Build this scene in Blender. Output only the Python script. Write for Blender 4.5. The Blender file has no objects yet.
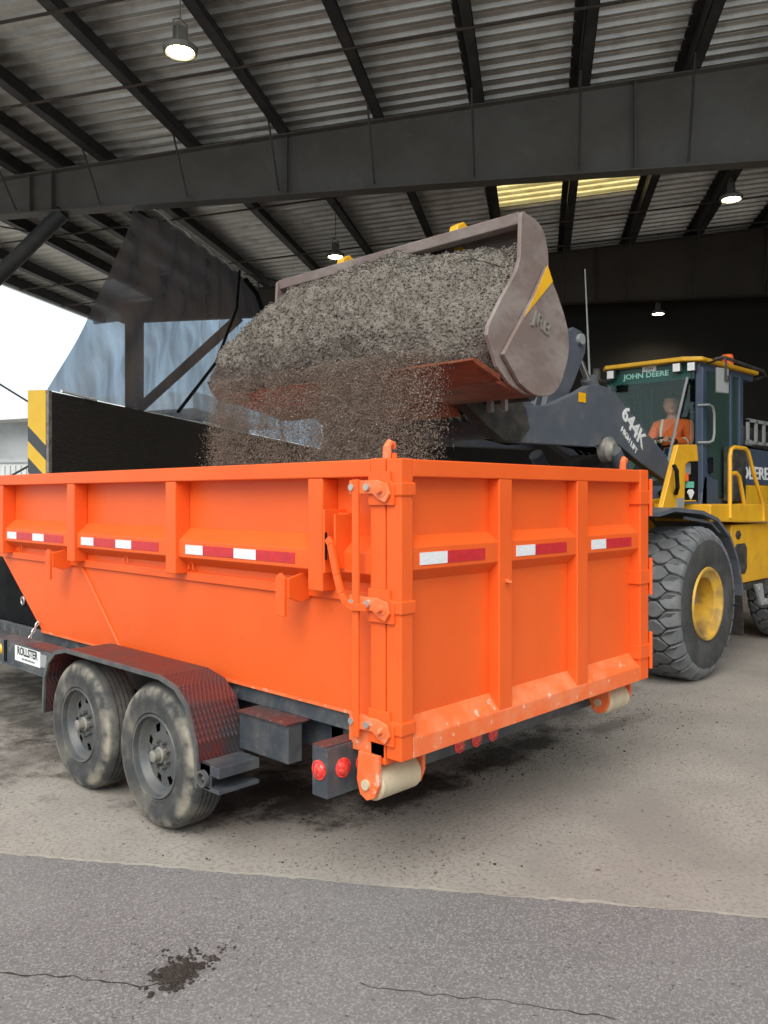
import bpy, bmesh, math, random
import numpy as np
from mathutils import Vector, Matrix, noise

random.seed(7); rng = np.random.default_rng(7)
S = bpy.context.scene
COL = S.collection
PI = math.pi
sin, cos = math.sin, math.cos

# ------------------------------------------------------------------ materials
def _n(nt, t, **kw):
    n = nt.nodes.new(t)
    for k, v in kw.items():
        setattr(n, k, v)
    return n

def mat(name, col, rough=0.6, metal=0.0, col2=None, scale=6.0, detail=6, amount=(0.42, 0.62), bump=0.0, bscale=None,
        col3=None, scale3=30.0, amount3=(0.6, 0.7), stretch=(1, 1, 1), coat=0.0, spec=0.5, mix3=1.0, bdist=0.01):
    m = bpy.data.materials.new(name); m.use_nodes = True
    nt = m.node_tree; L = nt.links.new
    b = nt.nodes['Principled BSDF']
    b.inputs['Roughness'].default_value = rough; b.inputs['Metallic'].default_value = metal
    b.inputs['Coat Weight'].default_value = coat
    b.inputs['Specular IOR Level'].default_value = spec
    b.inputs['Base Color'].default_value = (*col, 1)
    tc = _n(nt, 'ShaderNodeTexCoord'); mp = _n(nt, 'ShaderNodeMapping'); mp.inputs['Scale'].default_value = stretch
    L(tc.outputs['Object'], mp.inputs['Vector'])
    last = None
    if col2:
        no = _n(nt, 'ShaderNodeTexNoise'); no.inputs['Scale'].default_value = scale; no.inputs['Detail'].default_value = detail
        no.inputs['Roughness'].default_value = 0.65
        L(mp.outputs[0], no.inputs['Vector'])
        mr = _n(nt, 'ShaderNodeMapRange'); mr.inputs['From Min'].default_value = amount[0]; mr.inputs['From Max'].default_value = amount[1]
        L(no.outputs['Fac'], mr.inputs['Value'])
        mx = _n(nt, 'ShaderNodeMix', data_type='RGBA'); L(mr.outputs[0], mx.inputs['Factor'])
        mx.inputs['A'].default_value = (*col, 1); mx.inputs['B'].default_value = (*col2, 1)
        last = mx.outputs['Result']
        if col3:
            n3 = _n(nt, 'ShaderNodeTexNoise'); n3.inputs['Scale'].default_value = scale3; n3.inputs['Detail'].default_value = 8
            L(mp.outputs[0], n3.inputs['Vector'])
            r3 = _n(nt, 'ShaderNodeMapRange'); r3.inputs['From Min'].default_value = amount3[0]; r3.inputs['From Max'].default_value = amount3[1]
            r3.inputs['To Max'].default_value = mix3
            L(n3.outputs['Fac'], r3.inputs['Value'])
            m3 = _n(nt, 'ShaderNodeMix', data_type='RGBA'); L(r3.outputs[0], m3.inputs['Factor'])
            L(last, m3.inputs['A']); m3.inputs['B'].default_value = (*col3, 1); last = m3.outputs['Result']
        L(last, b.inputs['Base Color'])
    if bump:
        nb = _n(nt, 'ShaderNodeTexNoise'); nb.inputs['Scale'].default_value = bscale or scale * 5; nb.inputs['Detail'].default_value = 6
        L(mp.outputs[0], nb.inputs['Vector'])
        bp = _n(nt, 'ShaderNodeBump'); bp.inputs['Strength'].default_value = bump; bp.inputs['Distance'].default_value = bdist
        L(nb.outputs['Fac'], bp.inputs['Height']); L(bp.outputs[0], b.inputs['Normal'])
    return m

M = {}
M['orange'] = mat('orange_paint', (0.85, 0.122, 0.018), 0.45, spec=0.35, col2=(0.78, 0.102, 0.014), scale=1.6, amount=(0.35, 0.7), bump=0.08, bscale=9,
                  col3=(0.55, 0.10, 0.035), scale3=16, amount3=(0.68, 0.78), mix3=0.5, bdist=0.006)
M['orange_scuffed'] = mat('scuffed_orange_paint', (0.84, 0.15, 0.035), 0.5, col2=(0.82, 0.22, 0.09), scale=5, amount=(0.45, 0.62), bump=0.15, bscale=30,
                          col3=(0.75, 0.52, 0.38), scale3=22, amount3=(0.62, 0.68), mix3=0.7, bdist=0.004)
M['grey_steel'] = mat('dark_grey_paint', (0.045, 0.052, 0.062), 0.45, col2=(0.085, 0.085, 0.088), scale=7, bump=0.1,
                      col3=(0.20, 0.17, 0.14), scale3=26, amount3=(0.62, 0.75), mix3=0.6)
M['dusty_steel'] = mat('dusty_grey_rail', (0.045, 0.055, 0.068), 0.6, col2=(0.10, 0.10, 0.10), scale=6,
                       col3=(0.24, 0.21, 0.18), scale3=14, amount3=(0.55, 0.75), mix3=0.7, bump=0.15)
M['red_brown'] = mat('red_dusted_steel', (0.11, 0.035, 0.03), 0.55, col2=(0.07, 0.045, 0.045), scale=5, col3=(0.30, 0.18, 0.15), scale3=40,
                     amount3=(0.6, 0.7), mix3=0.5, bump=0.2, bscale=60)
M['black'] = mat('black_paint', (0.006, 0.006, 0.007), 0.8, spec=0.1, col2=(0.012, 0.012, 0.012), scale=5)
M['wheel_grey'] = mat('wheel_grey_paint', (0.075, 0.079, 0.083), 0.45, col2=(0.115, 0.11, 0.10), scale=9, bump=0.05)
M['hub_metal'] = mat('weathered_hub_metal', (0.24, 0.23, 0.21), 0.5, 0.4, col2=(0.34, 0.31, 0.26), scale=20)
M['zinc'] = mat('zinc_plated_bolt', (0.55, 0.53, 0.48), 0.35, 0.7)
M['trailer_rubber'] = mat('dusty_trailer_rubber', (0.042, 0.042, 0.042), 0.8, col2=(0.115, 0.107, 0.092), scale=4.5, amount=(0.42, 0.66), bump=0.25, bscale=50,
                          col3=(0.30, 0.26, 0.20), scale3=7, amount3=(0.58, 0.72), mix3=0.35)
def dust_ring(m, r0, r1, col):
    nt = m.node_tree; L = nt.links.new; b = nt.nodes['Principled BSDF']; src_ = b.inputs['Base Color'].links[0].from_socket
    tc = _n(nt, 'ShaderNodeTexCoord'); mu = _n(nt, 'ShaderNodeVectorMath', operation='MULTIPLY'); mu.inputs[1].default_value = (0, 1, 1); L(tc.outputs['Object'], mu.inputs[0])
    ln = _n(nt, 'ShaderNodeVectorMath', operation='LENGTH'); L(mu.outputs[0], ln.inputs[0])
    up = _n(nt, 'ShaderNodeMapRange'); up.inputs['From Min'].default_value = r0; up.inputs['From Max'].default_value = r1; L(ln.outputs['Value'], up.inputs['Value'])
    dn_ = _n(nt, 'ShaderNodeMapRange'); dn_.inputs['From Min'].default_value = r1 + 0.018; dn_.inputs['From Max'].default_value = r1 + 0.004; L(ln.outputs['Value'], dn_.inputs['Value'])
    no = _n(nt, 'ShaderNodeTexNoise'); no.inputs['Scale'].default_value = 9; no.inputs['Detail'].default_value = 8; L(tc.outputs['Object'], no.inputs['Vector'])
    nr = _n(nt, 'ShaderNodeMapRange'); nr.inputs['From Min'].default_value = 0.38; nr.inputs['From Max'].default_value = 0.62; L(no.outputs['Fac'], nr.inputs['Value'])
    a = _n(nt, 'ShaderNodeMath', operation='MULTIPLY'); L(up.outputs[0], a.inputs[0]); L(dn_.outputs[0], a.inputs[1])
    c = _n(nt, 'ShaderNodeMath', operation='MULTIPLY'); L(a.outputs[0], c.inputs[0]); L(nr.outputs[0], c.inputs[1])
    x = _n(nt, 'ShaderNodeMix', data_type='RGBA'); L(c.outputs[0], x.inputs['Factor']); L(src_, x.inputs['A']); x.inputs['B'].default_value = (*col, 1)
    L(x.outputs['Result'], b.inputs['Base Color'])
dust_ring(M['trailer_rubber'], 0.29, 0.345, (0.34, 0.30, 0.235))
M['tread_rubber'] = mat('worn_tread_rubber', (0.115, 0.12, 0.125), 0.75, col2=(0.16, 0.16, 0.16), scale=6, bump=0.25, bscale=40)
M['dark_rubber'] = mat('dark_sidewall_rubber', (0.038, 0.038, 0.040), 0.7, col2=(0.07, 0.068, 0.065), scale=4, bump=0.1)
M['rust_roller'] = mat('worn_cream_steel', (0.52, 0.42, 0.27), 0.55, col2=(0.62, 0.52, 0.36), scale=8, col3=(0.30, 0.17, 0.09), scale3=18,
                       amount3=(0.62, 0.72), mix3=0.7, bump=0.1)
M['white_tape'] = mat('white_reflective_tape', (0.80, 0.80, 0.80), 0.35, col2=(0.68, 0.67, 0.68), scale=30, stretch=(1, 1, 3))
M['red_tape'] = mat('red_reflective_tape', (0.62, 0.025, 0.03), 0.35, col2=(0.50, 0.02, 0.03), scale=30)
M['white'] = mat('white_plastic', (0.80, 0.80, 0.78), 0.5)
M['ink'] = mat('dark_ink', (0.03, 0.03, 0.04), 0.6)
M['red_lens'] = mat('red_lens', (0.70, 0.02, 0.02), 0.15, col2=(0.85, 0.10, 0.07), scale=60, coat=0.5)
M['amber_lens'] = mat('amber_lens', (0.90, 0.45, 0.01), 0.2, coat=0.4)
M['loader_yellow'] = mat('yellow_paint', (0.80, 0.42, 0.02), 0.4, col2=(0.68, 0.34, 0.02), scale=3, bump=0.03,
                         col3=(0.30, 0.19, 0.05), scale3=9, amount3=(0.60, 0.78), mix3=0.5)
M['rim_yellow'] = mat('dusty_yellow_rim', (0.62, 0.35, 0.035), 0.5, col2=(0.40, 0.25, 0.07), scale=3, col3=(0.13, 0.085, 0.045), scale3=4, amount3=(0.50, 0.68), mix3=0.75)
M['loader_grey'] = mat('slate_grey_paint', (0.085, 0.098, 0.12), 0.5, col2=(0.115, 0.12, 0.135), scale=2.5,
                       col3=(0.19, 0.17, 0.15), scale3=10, amount3=(0.60, 0.78), mix3=0.5)
M['cab_blue'] = mat('slate_blue_paint', (0.055, 0.080, 0.125), 0.4, col2=(0.075, 0.095, 0.13), scale=3)
M['bucket'] = mat('dusty_bucket_steel', (0.205, 0.150, 0.132), 0.55, col2=(0.30, 0.252, 0.228), scale=2.5, metal=0.15, bump=0.1, bscale=15,
                  col3=(0.14, 0.075, 0.06), scale3=5, amount3=(0.55, 0.7), mix3=0.6, stretch=(1, 1, 1.8))
M['bucket_floor'] = mat('rust_polished_steel', (0.33, 0.085, 0.035), 0.38, col2=(0.17, 0.055, 0.035), scale=3.2, metal=0.3, stretch=(3, 1, 3),
                        col3=(0.50, 0.24, 0.13), scale3=8, amount3=(0.58, 0.7), mix3=0.6)
M['grime'] = mat('greasy_steel', (0.030, 0.027, 0.024), 0.6, col2=(0.075, 0.065, 0.055), scale=8, bump=0.2)
M['chrome'] = mat('chrome_rod', (0.6, 0.6, 0.6), 0.2, 0.9)
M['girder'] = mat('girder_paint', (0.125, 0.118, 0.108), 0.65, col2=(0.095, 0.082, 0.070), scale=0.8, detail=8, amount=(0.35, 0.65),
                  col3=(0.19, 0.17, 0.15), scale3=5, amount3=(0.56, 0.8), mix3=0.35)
M['purlin'] = mat('dark_purlin', (0.030, 0.029, 0.030), 0.6, col2=(0.060, 0.055, 0.052), scale=1.5)
M['sag_rod'] = mat('brown_angle_bar', (0.085, 0.060, 0.048), 0.7, col2=(0.05, 0.045, 0.04), scale=3)
M['roof'] = mat('galvanised_roof_sheet', (0.78, 0.77, 0.74), 0.38, metal=0.55, col2=(0.56, 0.54, 0.50), scale=0.7, detail=8, amount=(0.35, 0.65),
                col3=(0.18, 0.16, 0.14), scale3=2.2, amount3=(0.55, 0.75), mix3=0.5, stretch=(1, 1, 1))
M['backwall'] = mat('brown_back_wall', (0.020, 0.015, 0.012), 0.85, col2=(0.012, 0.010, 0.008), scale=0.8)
M['far_girder'] = mat('shaded_girder_paint', (0.060, 0.047, 0.036), 0.75, col2=(0.045, 0.034, 0.026), scale=0.8)  # darker copy of the girder paint, shade at the back put into the colour
M['timber'] = mat('blackened_boards', (0.030, 0.023, 0.021), 0.85, col2=(0.020, 0.017, 0.016), scale=5, stretch=(1, 1, 9), bump=0.8, bscale=9,
                  col3=(0.075, 0.056, 0.048), scale3=8, amount3=(0.52, 0.8), mix3=0.7, bdist=0.03)
M['conc_edge'] = mat('grimy_concrete_edge', (0.28, 0.26, 0.23), 0.8, col2=(0.16, 0.14, 0.12), scale=12)
M['soil'] = mat('grey_brown_grit', (0.225, 0.197, 0.165), 0.95, col2=(0.145, 0.122, 0.100), scale=9, detail=10, amount=(0.38, 0.62), bump=1.0, bscale=60,
                col3=(0.32, 0.29, 0.245), scale3=40, amount3=(0.50, 0.68), mix3=0.45, bdist=0.03)
M['grain'] = mat('falling_grit', (0.33, 0.26, 0.21), 1.0, col2=(0.20, 0.15, 0.12), scale=12, spec=0.0)
M['clod'] = mat('dark_wet_soil', (0.020, 0.014, 0.010), 0.75, col2=(0.045, 0.032, 0.024), scale=40)
M['skin'] = mat('skin', (0.74, 0.33, 0.22), 0.55, col2=(0.62, 0.25, 0.16), scale=12)
M['hivis'] = mat('hi_vis_orange', (0.95, 0.16, 0.02), 0.7, col2=(0.80, 0.12, 0.015), scale=9)
M['silver'] = mat('silver_band', (0.70, 0.68, 0.55), 0.4)
M['denim'] = mat('blue_denim', (0.04, 0.13, 0.24), 0.8, col2=(0.03, 0.09, 0.18), scale=20)
M['hair'] = mat('dark_hair', (0.03, 0.02, 0.015), 0.7)
M['seat'] = mat('dark_seat_fabric', (0.022, 0.025, 0.028), 0.8)
M['clad'] = mat('pale_grey_cladding', (0.42, 0.43, 0.43), 0.7, col2=(0.34, 0.35, 0.35), scale=0.4)
M['pale'] = mat('off_white_metal', (0.66, 0.67, 0.66), 0.6, col2=(0.55, 0.55, 0.54), scale=0.5)
M['lamp_body'] = mat('lamp_housing', (0.16, 0.15, 0.13), 0.5, col2=(0.10, 0.095, 0.085), scale=10)
M['mirror_back'] = mat('grey_plastic', (0.30, 0.31, 0.31), 0.45)
M['green_strip'] = mat('dark_green_visor', (0.012, 0.075, 0.060), 0.3)
M['lettering'] = mat('pale_green_lettering', (0.32, 0.62, 0.52), 0.5)
M['green_label'] = mat('green_label', (0.15, 0.50, 0.38), 0.5)

def emis(name, col, st):
    m = bpy.data.materials.new(name); m.use_nodes = True; nt = m.node_tree
    b = nt.nodes['Principled BSDF']; b.inputs['Base Color'].default_value = (*col, 1)
    b.inputs['Emission Color'].default_value = (*col, 1); b.inputs['Emission Strength'].default_value = st
    return m
M['lamp_glow'] = emis('lamp_glow', (1.0, 0.90, 0.55), 16.0)

def glass(name, tint, refl=0.12, dark=0.0):
    m = bpy.data.materials.new(name); m.use_nodes = True; nt = m.node_tree; L = nt.links.new
    nt.nodes.remove(nt.nodes['Principled BSDF']); out = nt.nodes['Material Output']
    t = _n(nt, 'ShaderNodeBsdfTransparent'); t.inputs[0].default_value = (*tint, 1)
    g = _n(nt, 'ShaderNodeBsdfGlossy'); g.inputs['Roughness'].default_value = 0.03; g.inputs['Color'].default_value = (0.8, 0.95, 0.9, 1)
    mx = _n(nt, 'ShaderNodeMixShader'); mx.inputs[0].default_value = refl
    L(t.outputs[0], mx.inputs[1]); L(g.outputs[0], mx.inputs[2]); L(mx.outputs[0], out.inputs[0])
    if dark:
        df = _n(nt, 'ShaderNodeBsdfDiffuse'); df.inputs[0].default_value = (0.11, 0.18, 0.155, 1)  # reflections on the door glass painted as a flat green diffuse
        m2 = _n(nt, 'ShaderNodeMixShader'); m2.inputs[0].default_value = dark
        L(mx.outputs[0], m2.inputs[1]); L(df.outputs[0], m2.inputs[2]); L(m2.outputs[0], out.inputs[0])
    return m
M['glass'] = glass('green_tinted_glass', (0.93, 0.97, 0.95), 0.03)
M['door_glass'] = glass('dark_green_glass', (0.40, 0.56, 0.52), 0.06, 0.30)

def tarp_mat():
    m = bpy.data.materials.new('shade_netting'); m.use_nodes = True; nt = m.node_tree; L = nt.links.new
    nt.nodes.remove(nt.nodes['Principled BSDF']); out = nt.nodes['Material Output']
    tc = _n(nt, 'ShaderNodeTexCoord'); mp = _n(nt, 'ShaderNodeMapping'); mp.inputs['Scale'].default_value = (1.2, 1.2, 0.25)
    no = _n(nt, 'ShaderNodeTexNoise'); no.inputs['Scale'].default_value = 2.6; no.inputs['Detail'].default_value = 7
    L(tc.outputs['Object'], mp.inputs[0]); L(mp.outputs[0], no.inputs['Vector'])
    r = _n(nt, 'ShaderNodeMapRange'); r.inputs['From Min'].default_value = 0.3; r.inputs['From Max'].default_value = 0.72
    r.inputs['To Min'].default_value = 0.52; r.inputs['To Max'].default_value = 0.86
    L(no.outputs['Fac'], r.inputs['Value'])
    t = _n(nt, 'ShaderNodeBsdfTransparent'); t.inputs[0].default_value = (0.60, 0.76, 0.93, 1)
    d = _n(nt, 'ShaderNodeBsdfDiffuse'); d.inputs[0].default_value = (0.34, 0.235, 0.175, 1)
    tl = _n(nt, 'ShaderNodeBsdfTranslucent'); tl.inputs[0].default_value = (0.05, 0.075, 0.11, 1)
    ad = _n(nt, 'ShaderNodeMixShader'); ad.inputs[0].default_value = 0.4
    L(d.outputs[0], ad.inputs[1]); L(tl.outputs[0], ad.inputs[2])
    mx = _n(nt, 'ShaderNodeMixShader'); L(r.outputs[0], mx.inputs[0]); L(t.outputs[0], mx.inputs[1]); L(ad.outputs[0], mx.inputs[2])
    L(mx.outputs[0], out.inputs[0])
    return m
M['tarp'] = tarp_mat()

def skylight_mat():
    m = bpy.data.materials.new('fibreglass_panel'); m.use_nodes = True; nt = m.node_tree; L = nt.links.new
    nt.nodes.remove(nt.nodes['Principled BSDF']); out = nt.nodes['Material Output']
    tc = _n(nt, 'ShaderNodeTexCoord'); no = _n(nt, 'ShaderNodeTexNoise'); no.inputs['Scale'].default_value = 5; no.inputs['Detail'].default_value = 8
    L(tc.outputs['Object'], no.inputs['Vector'])
    mx = _n(nt, 'ShaderNodeMix', data_type='RGBA'); L(no.outputs['Fac'], mx.inputs['Factor'])
    mx.inputs['A'].default_value = (0.98, 0.90, 0.62, 1); mx.inputs['B'].default_value = (0.70, 0.58, 0.33, 1)
    t = _n(nt, 'ShaderNodeBsdfTranslucent'); L(mx.outputs['Result'], t.inputs[0]); L(t.outputs[0], out.inputs[0])
    return m
M['skylight'] = skylight_mat()

def diamond_plate():
    m = mat('diamond_plate', (0.125, 0.034, 0.032), 0.38, metal=0.3, col2=(0.06, 0.048, 0.052), scale=3.0, amount=(0.45, 0.6))
    nt = m.node_tree; L = nt.links.new; b = nt.nodes['Principled BSDF']
    tc = nt.nodes.new('ShaderNodeTexCoord')
    def wave(rot):
        mp = _n(nt, 'ShaderNodeMapping'); mp.inputs['Rotation'].default_value = rot; mp.inputs['Scale'].default_value = (1, 1, 1)
        w = _n(nt, 'ShaderNodeTexWave'); w.inputs['Scale'].default_value = 19; w.wave_type = 'BANDS'
        L(tc.outputs['Object'], mp.inputs[0]); L(mp.outputs[0], w.inputs['Vector']); return w.outputs['Fac']
    a = wave((0.5, 0, PI / 4)); c = wave((-0.5, 0, -PI / 4))
    mu = _n(nt, 'ShaderNodeMath', operation='MULTIPLY'); L(a, mu.inputs[0]); L(c, mu.inputs[1])
    pw = _n(nt, 'ShaderNodeMath', operation='POWER'); L(mu.outputs[0], pw.inputs[0]); pw.inputs[1].default_value = 2.0
    bp = _n(nt, 'ShaderNodeBump'); bp.inputs['Strength'].default_value = 0.7; bp.inputs['Distance'].default_value = 0.008
    L(pw.outputs[0], bp.inputs['Height']); L(bp.outputs[0], b.inputs['Normal'])
    return m
M['plate'] = diamond_plate()

CAMP = Vector((-2.469, -2.284, 1.72))
U = Vector((0.547, -0.837, 0)).normalized(); V = Vector((-U.y, U.x, 0))
BM = Matrix(((U.x, V.x, 0, CAMP.x), (U.y, V.y, 0, CAMP.y), (0, 0, 1, 0), (0, 0, 0, 1)))   # shed coordinates -> world
def B(u, v, z=0.0):
    return BM @ Vector((u, v, z))

def ground_mat(name, base, base2, speck, dark, stains, tint_scale=0.7, speck_scale=60, speck_amt=(0.56, 0.66)):
    m = bpy.data.materials.new(name); m.use_nodes = True; nt = m.node_tree; L = nt.links.new
    b = nt.nodes['Principled BSDF']; b.inputs['Roughness'].default_value = 0.85; b.inputs['Specular IOR Level'].default_value = 0.3
    g = _n(nt, 'ShaderNodeNewGeometry')
    def noise_fac(scale, a, c, detail=8, rough=0.6):
        n = _n(nt, 'ShaderNodeTexNoise'); n.inputs['Scale'].default_value = scale; n.inputs['Detail'].default_value = detail
        n.inputs['Roughness'].default_value = rough
        L(g.outputs['Position'], n.inputs['Vector'])
        r = _n(nt, 'ShaderNodeMapRange'); r.inputs['From Min'].default_value = a; r.inputs['From Max'].default_value = c
        L(n.outputs['Fac'], r.inputs['Value']); return r.outputs[0], n.outputs['Fac']
    def mixc(fac, A, Bc):
        x = _n(nt, 'ShaderNodeMix', data_type='RGBA'); L(fac, x.inputs['Factor'])
        if isinstance(A, tuple): x.inputs['A'].default_value = (*A, 1)
        else: L(A, x.inputs['A'])
        x.inputs['B'].default_value = (*Bc, 1); return x.outputs['Result']
    f1, _ = noise_fac(tint_scale, 0.35, 0.65)
    c = mixc(f1, base, base2)
    f2, n2 = noise_fac(speck_scale, *speck_amt, detail=4, rough=0.7)
    c = mixc(f2, c, speck)
    f3, _ = noise_fac(speck_scale * 0.45, 0.62, 0.70, detail=5)
    c = mixc(f3, c, dark)
    _, wob = noise_fac(3.5, 0, 1, detail=9, rough=0.75)
    for (p, rad, sx, sy, amt) in stains:
        mp = _n(nt, 'ShaderNodeMapping', vector_type='TEXTURE'); mp.inputs['Location'].default_value = (p[0], p[1], 0)
        mp.inputs['Scale'].default_value = (rad * sx, rad * sy, 1); L(g.outputs['Position'], mp.inputs[0])
        ln = _n(nt, 'ShaderNodeVectorMath', operation='LENGTH'); L(mp.outputs[0], ln.inputs[0])
        ad = _n(nt, 'ShaderNodeMath', operation='MULTIPLY_ADD'); L(wob, ad.inputs[0]); ad.inputs[1].default_value = -3.2; ad.inputs[2].default_value = 1.6
        su = _n(nt, 'ShaderNodeMath', operation='ADD'); L(ln.outputs['Value'], su.inputs[0]); L(ad.outputs[0], su.inputs[1])
        r = _n(nt, 'ShaderNodeMapRange'); r.inputs['From Min'].default_value = 1.05; r.inputs['From Max'].default_value = 0.45
        r.inputs['To Max'].default_value = amt
        L(su.outputs[0], r.inputs['Value'])
        c = mixc(r.outputs[0], c, (0.035, 0.026, 0.021))
    L(c, b.inputs['Base Color'])
    bp = _n(nt, 'ShaderNodeBump'); bp.inputs['Strength'].default_value = 0.5; bp.inputs['Distance'].default_value = 0.008
    L(n2, bp.inputs['Height']); L(bp.outputs[0], b.inputs['Normal'])
    return m

# ------------------------------------------------------------------ mesh builder
def world_of(o):
    m = o.matrix_basis.copy()
    if o.parent: m = world_of(o.parent) @ o.matrix_parent_inverse @ m
    return m

class MB:
    def __init__(s):
        s.bm = bmesh.new(); s.mi = 0
    def face(s, vs):
        try:
            f = s.bm.faces.new(vs); f.material_index = s.mi; return f
        except ValueError:
            return None
    def box(s, x0, x1, y0, y1, z0, z1):
        v = [s.bm.verts.new((x, y, z)) for x in (x0, x1) for y in (y0, y1) for z in (z0, z1)]
        for q in ((0, 1, 3, 2), (4, 6, 7, 5), (0, 4, 5, 1), (2, 3, 7, 6), (0, 2, 6, 4), (1, 5, 7, 3)):
            s.face([v[i] for i in q])
        return s
    def prism(s, pts, axis, lo, hi):
        def P(p, h):
            if axis == 'X': return (h, p[0], p[1])
            if axis == 'Y': return (p[0], h, p[1])
            return (p[0], p[1], h)
        a = [s.bm.verts.new(P(p, lo)) for p in pts]; b = [s.bm.verts.new(P(p, hi)) for p in pts]
        n = len(pts)
        s.face(a[::-1]); s.face(b)
        for i in range(n):
            s.face([a[i], a[(i + 1) % n], b[(i + 1) % n], b[i]])
        return s
    def strip(s, pts, t, axis, lo, hi):
        """open polyline given a thickness t, extruded along axis"""
        n = len(pts); L_, R_ = [], []
        for i, p in enumerate(pts):
            a = Vector(pts[max(i - 1, 0)]); b = Vector(pts[min(i + 1, n - 1)]); d = (b - a).normalized()
            nn = Vector((-d.y, d.x)) * t / 2
            L_.append((p[0] + nn.x, p[1] + nn.y)); R_.append((p[0] - nn.x, p[1] - nn.y))
        for i in range(n - 1):
            s.prism([L_[i], L_[i + 1], R_[i + 1], R_[i]], axis, lo, hi)
        return s
    def cyl(s, p0, p1, r0, r1=None, n=20):
        return s.tube([p0, p1], [r0, r0 if r1 is None else r1], n)
    def tube(s, pts, r, n=10, closed=False):
        pts = [Vector(p) for p in pts]; m = len(pts)
        if not isinstance(r, (list, tuple)): r = [r] * m
        up = None; rings = []
        for i, p in enumerate(pts):
            if closed: d = (pts[(i + 1) % m] - pts[i - 1]).normalized()
            else: d = (pts[min(i + 1, m - 1)] - pts[max(i - 1, 0)]).normalized()
            if up is None:
                up = d.orthogonal().normalized()
            up = (up - d * up.dot(d)).normalized(); w = d.cross(up)
            rings.append([s.bm.verts.new(p + (up * cos(2 * PI * k / n) + w * sin(2 * PI * k / n)) * r[i]) for k in range(n)])
        for i in range(m if closed else m - 1):
            a, b = rings[i], rings[(i + 1) % m]
            for k in range(n):
                s.face([a[k], a[(k + 1) % n], b[(k + 1) % n], b[k]])
        if not closed:
            s.face(rings[0][::-1]); s.face(rings[-1])
        return s
    def lathe(s, prof, o, axis='X', n=48, closed=True, sgn=1):
        """profile [(radius, offset along axis)]"""
        o = Vector(o); rings = []
        for r, h in prof:
            ring = []
            for k in range(n):
                a = 2 * PI * k / n; c, q = r * cos(a), r * sin(a); h_ = h * sgn
                v = (h_, c, q) if axis == 'X' else ((c, h_, q) if axis == 'Y' else (c, q, h_))
                ring.append(s.bm.verts.new(o + Vector(v)))
            rings.append(ring)
        m = len(rings)
        for i in range(m if closed else m - 1):
            a, b = rings[i], rings[(i + 1) % m]
            for k in range(n): s.face([a[k], a[(k + 1) % n], b[(k + 1) % n], b[k]])
        return s
    def ball(s, c, r, sc=(1, 1, 1), sub=2):
        d = bmesh.ops.create_icosphere(s.bm, subdivisions=sub, radius=r)
        for v in d['verts']:
            v.co = Vector((v.co.x * sc[0], v.co.y * sc[1], v.co.z * sc[2])) + Vector(c)
        for f in {f for v in d['verts'] for f in v.link_faces}: f.material_index = s.mi
        return s
    def build(s, name, mats, parent=None, smooth=False, bevel=0.0, xf=None, local=False, jitter=0.0):
        bm = s.bm
        bmesh.ops.remove_doubles(bm, verts=bm.verts, dist=1e-6) if smooth else None
        bmesh.ops.recalc_face_normals(bm, faces=bm.faces)
        if xf is not None: bm.transform(xf)
        me = bpy.data.meshes.new(name); bm.to_mesh(me); bm.free()
        for m_ in (mats if isinstance(mats, list) else [mats]): me.materials.append(M[m_] if isinstance(m_, str) else m_)
        if smooth:
            me.shade_smooth(); me.set_sharp_from_angle(angle=math.radians(38))
        o = bpy.data.objects.new(name, me); COL.objects.link(o)
        if parent:
            o.parent = parent
            if not local: o.matrix_parent_inverse = world_of(parent).inverted()
        if bevel:
            b = o.modifiers.new('bevel', 'BEVEL'); b.width = bevel; b.segments = 2; b.limit_method = 'ANGLE'; b.angle_limit = math.radians(40)
            b.harden_normals = False
        return o

def thing(name, label, cat, loc=(0, 0, 0), rz=0.0, group=None):
    o = bpy.data.objects.new(name, None); COL.objects.link(o); o.empty_display_size = 0.2
    o.location = loc; o.rotation_euler = (0, 0, rz)
    o['label'] = label; o['category'] = cat
    if group: o['group'] = group
    return o
def part_empty(name, parent, loc, world=True):
    o = bpy.data.objects.new(name, None); COL.objects.link(o); o.empty_display_size = 0.1
    o.parent = parent
    if world: o.matrix_parent_inverse = world_of(parent).inverted()
    o.location = loc
    return o
def tag(o, label, cat, group=None, kind=None):
    o['label'] = label; o['category'] = cat
    if group: o['group'] = group
    if kind: o['kind'] = kind
    return o
def struct(o, label=None):
    o['kind'] = 'structure'
    if label: o['label'] = label
    return o
def copy_tree(o, parent=None):
    c = o.copy(); COL.objects.link(c)
    if parent:
        mi = o.matrix_parent_inverse.copy(); c.parent = parent; c.matrix_parent_inverse = mi
    for ch in [q for q in list(bpy.data.objects) if q.parent == o]: copy_tree(ch, c)
    return c

def text(name, body, size, origin, right, up, material, parent, ext=0.003, bold=0.0, xs=1.0, align='CENTER'):
    cu = bpy.data.curves.new(name, 'FONT'); cu.body = body; cu.size = size; cu.extrude = ext; cu.offset = bold
    cu.align_x = align; cu.align_y = 'CENTER'; cu.resolution_u = 4
    t = bpy.data.objects.new('tmp_text', cu); COL.objects.link(t)
    dg = bpy.context.evaluated_depsgraph_get(); dg.update()
    me = bpy.data.meshes.new_from_object(t.evaluated_get(dg)); bpy.data.objects.remove(t)
    r = Vector(right).normalized(); u = Vector(up).normalized(); n = r.cross(u)
    mx = Matrix(((r.x * xs, u.x, n.x, origin[0]), (r.y * xs, u.y, n.y, origin[1]), (r.z * xs, u.z, n.z, origin[2]), (0, 0, 0, 1)))
    me.transform(mx); me.materials.clear(); me.materials.append(M[material]); me.name = name
    o = bpy.data.objects.new(name, me); COL.objects.link(o)
    o.parent = parent; o.matrix_parent_inverse = world_of(parent).inverted()
    return o

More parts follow.
